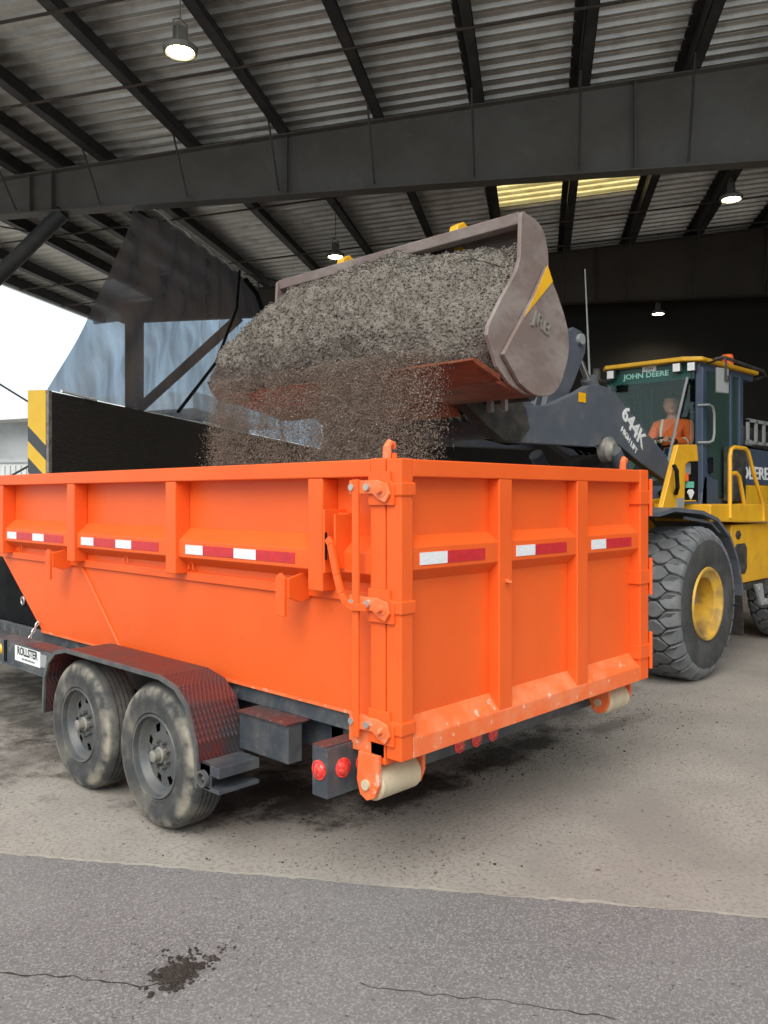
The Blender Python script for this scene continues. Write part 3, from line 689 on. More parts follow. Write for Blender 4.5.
# latch gear on the near corner
q = MB(); q.cyl((0.055, 0.083, 0.62), (0.055, 0.083, 1.90), 0.012, n=10); q.build('lock_bar', 'orange', bin_, smooth=True)
for i, z in enumerate((1.737, 1.248, 0.745)):
    q = MB(); q.prism([(0.170, z - 0.055), (0.026, z - 0.055), (0.022, z + 0.03), (0.045, z + 0.045), (0.05, z + 0.085), (0.17, z + 0.085)], 'X', -0.014, 0.0); q.build('latch_plate', 'orange', bin_, bevel=0.002)
    q = MB(); zz = z + 0.02
    pts = [(0.27, zz + 0.03), (0.15, zz + 0.028), (0.11, zz + 0.03), (0.05, zz + 0.015), (0.035, zz - 0.03), (0.06, zz - 0.065), (0.10, zz - 0.05), (0.13, zz - 0.028), (0.27, zz - 0.03)]
    q.prism(pts, 'X', -0.030, -0.016); q.build('latch_hook', 'orange_scuffed', bin_, bevel=0.003)
    for y in (0.245, 0.155):
        q = MB(); q.cyl((-0.046, y, zz), (-0.03, y, zz), 0.015, n=8); q.build('bolt', 'zinc', bin_)
    q = MB(); q.lathe([(0.0, 0.022), (0.014, 0.020), (0.018, 0.0), (0.03, 0.0), (0.03, -0.012), (0, -0.012)], (-0.0325, 0.082, zz - 0.012), 'X', 16, closed=False, sgn=-1); q.build('pivot_pin', 'orange_scuffed', bin_, smooth=True)
q = MB(); q.box(-0.040, -0.026, 0.205, 0.243, 0.70, 1.79); q.build('latch_rod', 'orange', bin_, bevel=0.003)
q = MB()
q.strip([(0.392, 1.535), (0.372, 1.51), (0.335, 1.38), (0.305, 1.30), (0.27, 1.26), (0.23, 1.25), (0.15, 1.255)], 0.032, 'X', -0.052, -0.032); q.build('latch_handle', 'orange', bin_, bevel=0.003)
q = MB(); q.box(-0.03, 0.10, 0.425, 0.437, 1.38, 1.66); q.box(-0.03, 0.10, 0.355, 0.367, 1.40, 1.64); q.box(0.05, 0.099, 0.368, 0.424, 1.385, 1.645); q.build('handle_guide', 'orange', bin_, bevel=0.002)
q = MB(); q.box(-0.036, -0.03, 0.408, 0.418, 1.44, 1.56); q.build('handle_slot', 'black', bin_)
# rollers
for (x0, x1) in ((0.0, 0.25), (1.92, 2.15)):
    rl = part_empty('ground_roller', bin_, ((x0 + x1) / 2, 0.17, 0.51))
    q = MB(); q.lathe([(0.02, 0), (0.066, 0), (0.074, 0.01), (0.074, x1 - x0 - 0.01), (0.066, x1 - x0), (0.02, x1 - x0)], (x0, 0.17, 0.508), 'X', 28); q.build('roller', 'rust_roller', rl, smooth=True)
    for xx in (x0 - 0.024, x1 + 0.004):
        q = MB(); q.prism([(0.22, 0.64), (0.10, 0.64), (0.10, 0.52), (0.125, 0.46), (0.17, 0.44), (0.21, 0.46), (0.23, 0.52)], 'X', xx, xx + 0.02); q.build('roller_bracket', 'orange_scuffed', rl, bevel=0.003)
    q = MB(); q.cyl((x0 - 0.035, 0.17, 0.508), (x0 + 0.03, 0.17, 0.508), 0.022, n=14); q.build('axle_pin', 'rust_roller', rl)
q = MB(); q.box(0.0, 2.18, 0.09, 0.30, 0.632, 0.745); q.build('rear_sill', 'orange_scuffed', bin_)

# ================================================================== TRAILER
tr = thing('roll_off_trailer', 'dark grey tandem axle trailer carrying the orange dumpster', 'trailer', (1.1, 2.0, 0))
for s_ in (0, 1):
    a_, b_ = sym(0.12, 0.20, s_); q = MB(); q.box(a_, b_, 0.12, 5.2, 0.655, 0.742); q.build('bed_rail', 'dusty_steel', tr, bevel=0.004)
    a_, b_ = sym(0.20, 0.30, s_); q = MB(); q.box(a_, b_, 0.4, 6.5, 0.50, 0.66); q.build('main_beam', 'grey_steel', tr)
    a_, b_ = sym(-0.20, -0.06, s_); 
    ch = MB(); P = [(-0.20, 0.735), (-0.05, 0.735), (-0.05, 0.725), (-0.188, 0.725), (-0.188, 0.59), (-0.05, 0.59), (-0.05, 0.58), (-0.215, 0.58), (-0.215, 0.592), (-0.20, 0.592)]
    if s_: P = [(W - x, z) for x, z in P]
    ch.prism(P, 'Y', 2.77, 6.6); ch.build('side_channel', 'dusty_steel', tr)
    q = MB(); a_, b_ = sym(-0.19, -0.06, s_); q.box(a_, b_, 2.78, 3.18, 0.7365, 0.742); q.build('red_dust_strip', 'red_brown', tr)
    q = MB(); a_, b_ = sym(-0.05, 0.2, s_)
    for y in (2.9, 3.4, 4.2, 5.0): q.box(a_, b_, y, y + 0.05, 0.59, 0.66)
    q.build('outrigger', 'grey_steel', tr)
    # rear stub beam behind the fender
    q = MB(); a_, b_ = sym(-0.01, 0.075, s_); q.box(a_, b_, 0.70, 1.08, 0.468, 0.65); q.build('stub_beam', 'grey_steel', tr, bevel=0.004)
    q = MB(); a_, b_ = sym(-0.025, 0.115, s_); q.box(a_, b_, 0.695, 1.08, 0.6505, 0.658); q.build('stub_beam_cap', 'red_brown', tr)
    q = MB(); a_, b_ = sym(0.08, 0.2, s_); q.box(a_, b_, 0.85, 0.95, 0.50, 0.65); q.build('stub_outrigger', 'grey_steel', tr)
    # tandem fender
    prof = [(2.77, 0.38), (2.75, 0.60), (2.70, 0.70), (2.60, 0.775), (2.46, 0.805), (1.42, 0.805), (1.27, 0.775), (1.17, 0.70), (1.095, 0.53), (1.085, 0.44)]
    a_, b_ = sym(-0.25, 0.035, s_)
    fd = MB(); fd.strip(prof, 0.012, 'X', a_, b_); fe = fd.build('fender', 'plate', tr)
    lipx = sym(-0.26, -0.247, s_)
    fd = MB(); fd.strip(prof[:1] + [(y, z) for y, z in prof[1:]] + [(1.085, 0.33)], 0.024, 'X', *lipx); fd.build('fender_lip', 'wheel_grey', fe)
    a_, b_ = sym(-0.235, -0.0, s_)
    q = MB(); q.box(a_, b_, 0.93, 1.085, 0.40, 0.45); q.box(a_, b_, 0.93, 1.085, 0.325, 0.345); q.box(a_ + 0.0, a_ + 0.012, 1.0, 1.085, 0.33, 0.45) if s_ == 0 else None; q.build('light_bracket', 'grey_steel', tr, bevel=0.003)
    xx = -0.245 if s_ == 0 else W + 0.245
    q = MB(); q.lathe([(0.028, 0), (0.04, 0), (0.04, 0.02), (0.028, 0.02)], (xx, 1.035, 0.385), 'X', 20, sgn=-1 if s_ == 0 else 1); q.ball((xx, 1.035, 0.385), 0.014); q.build('marker_socket', 'wheel_grey', tr, smooth=True)
# cross members
q = MB()
for y in (0.55, 1.9, 3.2, 4.6): q.box(0.2, W - 0.2, y, y + 0.08, 0.52, 0.64)
q.build('cross_member', 'grey_steel', tr)
for y in (1.53, 2.37):
    q = MB(); q.cyl((0.0, y, 0.37), (W, y, 0.37), 0.04, n=14); q.box(0.22, 0.28, y - 0.3, y + 0.3, 0.42, 0.46); q.box(W - .28, W - .22, y - 0.3, y + 0.3, 0.42, 0.46); q.build('axle', 'black', tr)
# wheels
def trailer_wheel():
    root = part_empty('wheel', tr, (-0.225, 1.53, 0.374))
    R = 0.374
    q = MB()
    prof = [(0.215, 0.012), (0.225, 0.0), (0.245, 0.004), (0.275, -0.006), (0.31, -0.006), (0.335, 0.004), (0.355, 0.018), (0.366, 0.034)]
    for k_ in range(5):
        y0 = 0.045 + k_ * 0.028
        prof += [(R, y0), (R + 0.001, y0 + 0.020), (R - 0.008, y0 + 0.0215), (R - 0.008, y0 + 0.0265)]
    prof += [(R, 0.187), (0.364, 0.20), (0.345, 0.215), (0.30, 0.228), (0.25, 0.225), (0.215, 0.212), (0.205, 0.20), (0.205, 0.02)]
    q.lathe(prof, (0, 0, 0), 'X', 72); q.build('tyre', 'trailer_rubber', root, smooth=True, local=True)
    # rim with hand holes
    q = MB(); n = 64
    rings = [(0.216, 0.006), (0.212, 0.0), (0.203, 0.002), (0.200, 0.03), (0.188, 0.040), (0.182, 0.060), (0.172, 0.070), (0.160, 0.070), (0.118, 0.062), (0.100, 0.058), (0.0, 0.055)]
    vr = []
    for r_, h in rings[:-1]:
        vr.append([q.bm.verts.new((h, r_ * cos(2 * PI * k_ / n), r_ * sin(2 * PI * k_ / n))) for k_ in range(n)])
    for i in range(len(vr) - 1):
        for k_ in range(n):
            if i == 7 and (k_ % 8) in (2, 3, 4): continue
            q.face([vr[i][k_], vr[i][(k_ + 1) % n], vr[i + 1][(k_ + 1) % n], vr[i + 1][k_]])
    q.face(vr[-1])
    o = q.build('rim', 'wheel_grey', root, smooth=True, local=True)
    q = MB(); q.lathe([(0.0, 0.10), (0.17, 0.10), (0.17, 0.19), (0.0, 0.19)], (0, 0, 0), 'X', 32, closed=False); q.build('brake_drum', 'black', root, local=True)
    q = MB(); q.lathe([(0.0, -0.012), (0.022, -0.010), (0.030, -0.004), (0.032, 0.03), (0.042, 0.035), (0.045, 0.06), (0.0, 0.06)], (0, 0, 0), 'X', 28, closed=False); q.build('hub', 'hub_metal', root, smooth=True, local=True)
    for k_ in range(8):
        a_ = 2 * PI * (k_ + .5) / 8; q = MB(); q.cyl((0.030, 0.068 * cos(a_), 0.068 * sin(a_)), (0.060, 0.068 * cos(a_), 0.068 * sin(a_)), 0.012, n=6); q.build('lug_nut', 'wheel_grey', root, local=True)
    q = MB(); q.tube([(0.05, -0.165, 0.08), (0.03, -0.16, 0.075)], 0.006, 6); q.build('valve_stem', 'zinc', root, local=True)
    return root
w0 = trailer_wheel()
w1 = copy_tree(w0, tr); w1.location = (-0.225, 2.37, 0.374); w1.rotation_euler = (0.35, 0, 0)
for y in (1.53, 2.37):
    w2 = copy_tree(w0, tr); w2.location = (W + 0.225, y, 0.374); w2.rotation_euler = (0, 0, PI)
# rear bumper bar and lights
q = MB(); q.box(-0.15, W + 0.15, 0.277, 0.372, 0.450, 0.662); q.build('rear_bumper', 'grey_steel', tr, bevel=0.004)
q = MB(); q.box(-0.149, 0.6, 0.285, 0.368, 0.6625, 0.668); q.build('bumper_dust', 'red_brown', tr)
def light(x, y, z, ax):
    q = MB(); q.lathe([(0.0, 0.016), (0.022, 0.014), (0.033, 0.006), (0.036, 0.0), (0, 0)], (x, y, z), ax, 20, closed=False, sgn=-1); q.build('red_tail_light', 'red_lens', tr, smooth=True)
    q = MB(); q.lathe([(0.034, 0.008), (0.042, 0.006), (0.042, 0.0), (0.034, 0.0)], (x, y, z), ax, 20, sgn=-1); q.build('light_grommet', 'red_lens', tr, smooth=True)
light(-0.15, 0.325, 0.565, 'X'); light(-0.06, 0.277, 0.565, 'Y'); light(0.06, 0.277, 0.562, 'Y')
for x in (0.73, 0.866, 1.005): light(x, 0.277, 0.492, 'Y')
light(W + 0.06, 0.277, 0.565, 'Y')
# sign on the channel
q = MB(); q.box(-0.2035, -0.2005, 2.93, 3.32, 0.625, 0.725); sg = q.build('sign_plate', 'white', tr)
text('sign_lettering', 'ROLLSTER', 0.072, (-0.204, 3.125, 0.692), (0, -1, 0), (0, 0, 1), 'ink', sg, 0.0008, 0.002, 0.95)
q = MB()
for k_ in range(9): q.box(-0.2045, -0.2036, 3.19 - k_ * 0.022, 3.204 - k_ * 0.022, 0.641, 0.652)
q.build('faded_small_print', 'ink', sg)
q = MB(); q.box(-0.2035, -0.2005, 2.84, 2.925, 0.635, 0.715); q.build('small_sticker', 'mirror_back', tr)
q = MB(); q.box(-0.206, -0.188, 3.46, 3.50, 0.585, 0.735); q.build('channel_gusset', 'black', tr)
q = MB(); q.lathe([(0, 0.012), (0.03, 0.01), (0.038, 0), (0, 0)], (-0.2, 3.58, 0.665), 'X', 18, closed=False, sgn=-1); q.build('amber_marker', 'amber_lens', tr, smooth=True)
# ratchet chain between bin and trailer
q = MB()
P0, P1 = Vector((0.075, 3.62, 0.80)), Vector((-0.06, 3.58, 0.60))
for i in range(10):
    c_ = P0.lerp(P1, i / 9); d = (P1 - P0).normalized(); s1 = d.orthogonal().normalized(); s1 = s1 if i % 2 else d.cross(s1)
    q.tube([c_ + d * 0.020 * cos(t) + s1 * 0.009 * sin(t) for t in [k_ * PI / 6 for k_ in range(12)]], 0.004, 5, closed=True)
q.build('chain', 'zinc', tr)
# black housing in front of the bin
q = MB(); q.prism([(3.72, 0.80), (4.33, 1.21), (5.6, 1.21), (5.6, 0.745), (3.72, 0.745)], 'X', 0.14, W - 0.14); q.build('black_housing', 'black', tr, bevel=0.01)
q = MB(); q.tube([(0.13, 4.0 + 0.025 * cos(t), 0.93 + 0.03 * sin(t)) for t in [k_ * PI / 6 for k_ in range(12)]], 0.007, 6, closed=True); q.build('ring', 'zinc', tr, smooth=True)

# ================================================================== WHEEL LOADER
ld = thing('wheel_loader', 'yellow and slate grey wheel loader tipping its raised bucket over the bin', 'wheel loader', (6.5, 2.15, 0))
YC = 2.15
def loader_wheel(name, cx, ynear, loc_parent):
    root = part_empty(name, loc_parent, (cx, ynear, 0.715))
    R = 0.712; Wd = 0.56
    q = MB()
    prof = [(0.30, 0.06), (0.31, 0.03), (0.40, 0.0), (0.50, -0.005), (0.585, 0.0), (0.62, 0.012), (0.655, 0.030), (R - 0.036, 0.055), (R - 0.024, 0.085), (R - 0.022, 0.16), (R - 0.018, Wd / 2), (R - 0.022, Wd - 0.16), (R - 0.03, Wd - 0.065), (0.655, Wd - 0.035), (0.60, Wd - 0.01), (0.5, Wd), (0.40, Wd), (0.31, Wd - 0.03), (0.30, Wd - 0.06)]
    q.lathe(prof, (0, 0, 0), 'Y', 80); q.build('tyre', 'dark_rubber', root, smooth=True, local=True)
    # interlocking tread lugs: 4 rows of rounded rhombs
    q = MB(); N = 27
    def pos(w, th, dr):
        e_ = max(0, 0.085 - min(w, Wd - w)) / 0.085; r = R - 0.022 - 0.085 * e_ ** 1.6 + dr
        return Vector((r * cos(th), w, r * sin(th)))
    rows = [(0.060, 0), (0.205, .5), (0.355, 0), (0.50, .5)]
    for ri, (wc, ph) in enumerate(rows):
        for k_ in range(N):
            th0 = 2 * PI * (k_ + ph) / N
            b_ = 2 * PI / N * 0.44; a_ = 0.104
            shape = [(-a_, 0.0), (-a_ * 0.72, 0.55 * b_), (-a_ * 0.30, 0.93 * b_), (a_ * 0.15, b_), (a_ * 0.62, 0.62 * b_), (a_, 0.0), (a_ * 0.72, -0.55 * b_), (a_ * 0.30, -0.93 * b_), (-a_ * 0.15, -b_), (-a_ * 0.62, -0.62 * b_)]
            if ri in (0,): shape = [(-0.056, 0.95 * b_), (-0.02, 0.97 * b_), (0.02, 0.97 * b_), (a_ * 0.45, b_ * .8), (a_ * 0.95, 0.0), (a_ * 0.45, -b_ * .8), (0.02, -0.97 * b_), (-0.02, -0.97 * b_), (-0.056, -0.95 * b_)]
            if ri == 3: shape = [(0.055, 0.80 * b_), (0.0, 0.93 * b_), (-a_ * 0.35, b_ * .8), (-a_ * 0.9, 0.0), (-a_ * 0.35, -b_ * .8), (0.0, -0.93 * b_), (0.055, -0.80 * b_)]
            bot = [q.bm.verts.new(pos(min(max(wc + w_ * 1.03, 0.0), Wd), th0 + t_ * 1.03, -0.01)) for w_, t_ in shape]
            mid = [q.bm.verts.new(pos(min(max(wc + w_, 0.002), Wd - 0.002), th0 + t_, 0.020)) for w_, t_ in shape]
            top = [q.bm.verts.new(pos(min(max(wc + w_ * 0.9, 0.004), Wd - 0.004), th0 + t_ * 0.88, 0.029)) for w_, t_ in shape]
            n = len(shape)
            for A_, B_ in ((bot, mid), (mid, top)):
                for i in range(n): q.face([A_[i], A_[(i + 1) % n], B_[(i + 1) % n], B_[i]])
            q.face(top)
    q.build('tread_lugs', 'tread_rubber', root, local=True)
    q = MB(); q.lathe([(0.345, 0.012), (0.335, -0.006), (0.315, -0.002), (0.295, 0.025), (0.262, 0.035), (0.245, 0.05), (0.240, 0.24), (0.21, 0.27), (0.0, 0.27), (0.0, 0.30), (0.29, 0.30), (0.315, 0.10)], (0, 0, 0), 'Y', 56, closed=False)
    q.build('rim', 'rim_yellow', root, smooth=True, local=True)
    q = MB(); q.lathe([(0.0, 0.17), (0.10, 0.175), (0.13, 0.20), (0.14, 0.27), (0.0, 0.27)], (0, 0, 0), 'Y', 32, closed=False); q.build('hub', 'rim_yellow', root, smooth=True, local=True)
    q = MB()
    for k_ in range(12):
        a_ = 2 * PI * k_ / 12; q.cyl((0.175 * cos(a_), 0.245, 0.175 * sin(a_)), (0.175 * cos(a_), 0.27, 0.175 * sin(a_)), 0.016, n=6)
    q.build('wheel_nut_ring', 'grime', root, local=True)
    q = MB(); q.box(-0.29, -0.22, 0.02, 0.09, 0.02, 0.14); q.build('rim_clip', 'bucket', root, local=True, bevel=0.006)
    return root
fw = loader_wheel('front_wheel', 5.16, 0.86, ld)
o = copy_tree(fw, ld); o.location = (5.16, 2 * YC - 0.86, 0.715); o.rotation_euler = (0, 0, PI)
o = copy_tree(fw, ld); o.location = (8.22, 0.86, 0.715); o.name = 'rear_wheel'
o = copy_tree(fw, ld); o.location = (8.22, 2 * YC - 0.86, 0.715); o.rotation_euler = (0, 0, PI); o.name = 'rear_wheel'
for x in (5.16, 8.22):
    q = MB(); q.cyl((x, 1.1, 0.715), (x, 3.2, 0.715), 0.17, n=20); q.ball((x, YC, 0.715), 0.32, (1, 1, 1)); q.build('axle_housing', 'grime', ld, smooth=True)
# front fenders
for s_ in (0, 1):
    y0, y1 = (0.93, 1.62) if s_ == 0 else (2 * YC - 1.62, 2 * YC - 0.93)
    q = MB(); q.strip([(4.30, 1.56), (4.60, 1.60), (5.20, 1.565), (5.55, 1.49), (5.85, 1.32), (6.05, 1.08), (6.17, 0.82), (6.20, 0.70)], 0.035, 'Y', y0, y1); q.build('front_fender', 'loader_grey', ld, smooth=False)
    q = MB(); q.strip([(6.20, 0.72), (6.24, 0.50), (6.26, 0.28)], 0.03, 'Y', y0 + 0.02, y1); q.build('mud_flap', 'timber', ld)
    q = MB(); q.tube([(4.9, y0 + 0.05, 1.52), (5.5, y0 + 0.05, 1.46), (5.7, y0 + 0.05, 1.36)], 0.015, 6); q.build('fender_bar', 'loader_grey', ld)
# front frame: yellow tower pieces
q = MB(); q.prism([(4.2, 0.75), (6.3, 0.75), (6.3, 1.45), (5.9, 1.62), (5.6, 2.1), (5.2, 2.15), (4.9, 1.9), (4.5, 1.55), (4.1, 1.2)], 'Y', 1.95, 2.35); q.build('front_frame', 'grime', ld, bevel=0.01)
for s_ in (0, 1):
    y0, y1 = (1.62, 1.70) if s_ == 0 else (2.60, 2.68)
    q = MB(); q.prism([(4.6, 0.95), (6.2, 0.95), (6.25, 1.6), (6.0, 1.70), (5.5, 1.68), (5.0, 1.5)], 'Y', y0, y1); q.build('frame_plate', 'loader_yellow', ld, bevel=0.01)
# handrail-style yellow stand with extinguisher on near fender
q = MB(); q.prism([(4.66, 1.60), (5.0, 2.20), (5.42, 2.22), (5.45, 2.06), (5.24, 2.05), (5.16, 2.02), (5.13, 1.60)], 'Y', 1.08, 1.13)
q.build('fender_stand', 'loader_yellow', ld, bevel=0.008)
q = MB(); q.tube([(4.86, 1.06, 2.0), (4.83, 1.02, 1.95), (4.85, 1.02, 1.80), (4.90, 1.06, 1.74)], 0.02, 8); q.build('stand_handle', 'black', ld)
q = MB(); q.box(5.62, 5.92, 1.28, 1.40, 1.66, 2.14); q.build('control_box', 'black', ld, bevel=0.01)
q = MB(); q.box(5.29, 5.42, 1.14, 1.25, 1.93, 2.045); q.build('white_cap_box', 'mirror_back', ld, bevel=0.01)
ex = MB(); ex.cyl((5.38, 1.2, 1.66), (5.38, 1.2, 1.90), 0.055, n=16); ex.build('extinguisher', 'black', ld, smooth=True)
q = MB(); q.box(5.30, 5.44, 1.12, 1.145, 1.80, 1.86); q.build('green_label', 'green_label', ld)
q = MB(); q.box(5.20, 5.30, 1.11, 1.15, 1.86, 1.94); q.build('orange_cap', 'hivis', ld, bevel=0.01)
q = MB(); q.prism([(5.31, 1.755), (5.35, 1.785), (5.42, 1.785), (5.46, 1.755), (5.385, 1.685)], 'Y', 1.125, 1.135); q.build('white_diamond_label', 'white', ld)
q = MB(); q.box(5.20, 5.50, 1.125, 1.135, 1.668, 1.680); q.build('yellow_line', 'loader_yellow', ld)
q = MB(); q.box(4.96, 5.10, 1.072, 1.079, 1.61, 1.70); q.build('white_plate', 'mirror_back', ld)
# boom arms
arm = [(3.10, 2.47), (3.55, 2.50), (3.85, 2.53), (4.37, 2.70), (4.55, 2.775), (4.72, 2.80), (4.90, 2.785), (5.08, 2.73), (5.27, 2.634), (5.68, 2.414), (6.18, 2.169), (6.32, 2.02), (6.30, 1.90), (6.20, 1.88), (5.571, 2.07), (5.15, 2.22), (4.94, 2.285), (4.80, 2.29), (4.74, 2.22), (4.63, 2.19), (3.22, 2.172), (3.02, 2.20), (2.98, 2.38)]
arms = []
for (y0, y1) in ((1.75, 1.84), (2.46, 2.55)):
    q = MB(); q.prism(arm, 'Y', y0, y1); arms.append(q.build('boom_arm', 'loader_grey', ld, bevel=0.008))
for x_, z_, r_ in ((3.15, 2.32, 0.12), (4.5, 2.5, 0.16)):
    q = MB(); q.cyl((x_, 1.84, z_), (x_, 2.46, z_), r_, n=20); q.build('boom_cross_tube', 'loader_grey', ld, smooth=True)
s30 = Vector((0.82, 0, -0.572)).normalized(); n30 = Vector((0.572, 0, 0.82)).normalized()
text('boom_number', '644K', 0.235, (5.43, 1.746, 2.425), s30, n30, 'white', arms[0], 0.003, 0.005, 1.08)
text('boom_lettering', 'HIGH LIFT', 0.088, (5.33, 1.746, 2.285), s30, n30, 'white', arms[0], 0.003, 0.001, 1.0)
q = MB(); q.box(4.35, 4.47, 1.744, 1.75, 2.60, 2.69); q.build('yellow_sticker', 'amber_lens', arms[0])
# pins and hoses
q = MB(); q.lathe([(0, -0.04), (0.06, -0.04), (0.07, -0.02), (0.10, -0.015), (0.11, 0.0), (0, 0.0)], (3.18, 1.75, 2.33), 'Y', 24, closed=False); q.build('boom_tip_pin', 'grime', ld, smooth=True)
q = MB(); q.lathe([(0, -0.08), (0.06, -0.08), (0.09, -0.05), (0.12, -0.03), (0.13, 0.05), (0, 0.05)], (4.90, 1.75, 2.18), 'Y', 24, closed=False); q.build('cylinder_pin', 'hub_metal', ld, smooth=True)
for y in (1.70, 2.60):
    q = MB(); q.cyl((4.92, y, 2.16), (5.35, y, 1.72), 0.075, n=16); q.cyl((5.35, y, 1.72), (5.75, y, 1.30), 0.05, n=16); q.build('lift_cylinder', 'loader_grey', ld, smooth=True)
# bellcrank and tilt linkage
q = MB(); q.prism([(4.22, 2.45), (4.45, 2.43), (4.80, 2.85), (5.02, 3.18), (5.04, 3.30), (4.95, 3.39), (4.80, 3.41), (4.68, 3.35), (4.60, 3.1), (4.35, 2.75)], 'Y', 2.07, 2.13); q.prism([(4.22, 2.45), (4.45, 2.43), (4.80, 2.85), (5.02, 3.18), (5.04, 3.30), (4.95, 3.39), (4.80, 3.41), (4.68, 3.35), (4.60, 3.1), (4.35, 2.75)], 'Y', 2.19, 2.25)
bc = q.build('bellcrank', 'loader_grey', ld, bevel=0.008)
q = MB(); q.cyl((4.9, 2.03, 3.30), (4.9, 2.28, 3.30), 0.055, n=18); q.build('bellcrank_pin', 'mirror_back', bc, smooth=True)
q = MB(); q.cyl((4.92, YC, 3.28), (5.35, YC, 2.75), 0.035, n=14); q.build('tilt_piston', 'chrome', ld, smooth=True)
q = MB(); q.cyl((5.22, YC, 2.95), (5.8, YC, 2.05), 0.085, n=18); q.build('tilt_cylinder', 'loader_grey', ld, smooth=True)
q = MB(); q.prism([(4.25, 2.45), (4.35, 2.55), (2.75, 2.95), (2.70, 2.82)], 'Y', 2.13, 2.19); q.build('tilt_link', 'loader_grey', ld, bevel=0.006)
# coupler
for (y0, y1) in ((1.62, 1.74), (2.56, 2.68)):
    q = MB(); q.prism([(2.50, 2.42), (2.62, 3.05), (2.80, 3.10), (2.90, 2.85), (3.30, 2.45), (3.36, 2.28), (3.22, 2.17), (3.0, 2.16), (2.75, 2.28)], 'Y', y0, y1); q.build('coupler_plate', 'grime', ld, bevel=0.01)
q = MB(); q.cyl((2.75, 1.2, 2.50), (2.75, 3.1, 2.50), 0.07, n=16); q.cyl((2.78, 1.3, 2.95), (2.78, 3.0, 2.95), 0.06, n=16); q.build('coupler_tube', 'grime', ld, smooth=True)
for (y0) in (1.35, 1.48):
    q = MB(); q.box(2.62, 2.66, y0, y0 + 0.045, 2.36, 2.56); q.build('coupler_lug', 'mirror_back', ld, bevel=0.005)
random.seed(3)
for i in range(5):
    yy = 1.95 + i * 0.09; q = MB(); q.tube([(5.9, yy, 1.9), (5.2, yy, 2.15 + 0.02 * i), (4.6, yy, 2.28), (4.0, yy, 2.22), (3.4, yy, 2.28), (3.0, yy, 2.45)], 0.018, 8); q.build('hose', 'black', ld, smooth=True)

# bucket
bk = part_empty('bucket', ld, (2.4, YC, 2.6))
Y0, Y1 = 0.86, 3.46
outer = [(1.60, 2.545), (1.87, 2.455), (2.16, 2.40), (2.36, 2.405), (2.52, 2.49), (2.63, 2.66), (2.64, 2.86), (2.57, 3.05), (2.46, 3.25), (2.44, 3.42), (2.38, 3.55), (2.28, 3.60), (2.16, 3.615)]
def inset(P, t):
    out = []
    for i, p in enumerate(P):
        a_ = Vector(P[max(i - 1, 0)]); b_ = Vector(P[min(i + 1, len(P) - 1)]); d = (b_ - a_).normalized(); out.append((p[0] - d.y * t, p[1] + d.x * t))
    return out
def cr(P, n=4, closed=False):
    out = []; m_ = len(P)
    for i in range(m_ if closed else m_ - 1):
        g_ = lambda k: Vector(P[k % m_]) if closed else Vector(P[max(0, min(k, m_ - 1))])
        p0, p1, p2, p3 = g_(i - 1), g_(i), g_(i + 1), g_(i + 2)
        for k in range(n):
            t = k / n; out.append(tuple(0.5 * ((2 * p1) + (p2 - p0) * t + (2 * p0 - 5 * p1 + 4 * p2 - p3) * t * t + (3 * p1 - p0 - 3 * p2 + p3) * t ** 3)))
    if not closed: out.append(tuple(P[-1]))
    return out
outer = outer[:3] + cr(outer[3:], 4)
inn = inset(outer, 0.028)
q = MB(); q.mi = 0; 
for i in range(len(outer) - 1):
    q.mi = 1 if i < 3 else 0
    q.prism([outer[i], outer[i + 1], inn[i + 1], inn[i]], 'Y', Y0 + 0.031, Y1 - 0.031)
q.build('bucket_shell', ['bucket', 'bucket_floor'], bk)
q = MB(); q.prism([(1.60, 2.545), (1.575, 2.56), (1.60, 2.578), (1.86, 2.50), (1.87, 2.46)], 'Y', Y0 - 0.01, Y1 + 0.01); q.build('cutting_edge', 'bucket_floor', bk)
q = MB(); q.prism([(2.125, 3.62), (2.29, 3.628), (2.31, 3.60), (2.20, 3.53), (2.14, 3.545)], 'Y', Y0 + 0.031, Y1 - 0.031); q.build('top_lip', 'bucket', bk, bevel=0.006)
side_in = [(2.13, 3.615), (2.28, 3.605), (2.38, 3.55), (2.44, 3.42), (2.46, 3.25), (2.57, 3.05), (2.63, 2.86), (2.62, 2.66), (2.52, 2.49), (2.36, 2.41), (2.16, 2.405), (1.98, 2.45), (1.85, 2.55), (1.745, 2.76), (1.89, 2.99), (2.08, 3.22), (2.12, 3.30)]
side_o = outer[2:-1][::-1] + [(1.98, 2.45), (1.85, 2.55), (1.745, 2.74), (1.755, 2.80), (1.89, 2.99), (2.06, 3.20), (2.105, 3.30), (2.12, 3.60), (2.15, 3.622)]
for y in (Y0, Y1 - 0.03):
    q = MB(); q.prism(side_o, 'Y', y, y + 0.03); q.build('side_plate', 'bucket', bk, bevel=0.004)
out2 = [(2.38, 3.295), (2.43, 3.22), (2.53, 3.09), (2.62, 2.95), (2.655, 2.82), (2.64, 2.69), (2.55, 2.51), (2.47, 2.44), (2.38, 2.405), (2.22, 2.40), (2.05, 2.46), (1.87, 2.63), (2.0, 2.79), (2.22, 3.06)]
out2 = cr(out2[:11], 4) + out2[11:]
for y in (Y0 - 0.035, Y1 + 0.005):
    q = MB(); q.prism(out2, 'Y', y, y + 0.03); q.build('wear_plate', 'bucket', bk, bevel=0.004)
q = MB(); q.prism([(2.375, 3.30), (2.44, 3.20), (2.22, 3.01), (2.10, 2.905), (2.22, 3.065)], 'Y', Y0 - 0.039, Y0 - 0.036); q.build('yellow_edge_stripe', 'loader_yellow', bk)
text('bucket_lettering', 'JRB', 0.135, (2.30, Y0 - 0.038, 2.885), (0.93, 0, -0.36), (0.36, 0, 0.93), 'hub_metal', bk, 0.007, 0.0, 1.1)
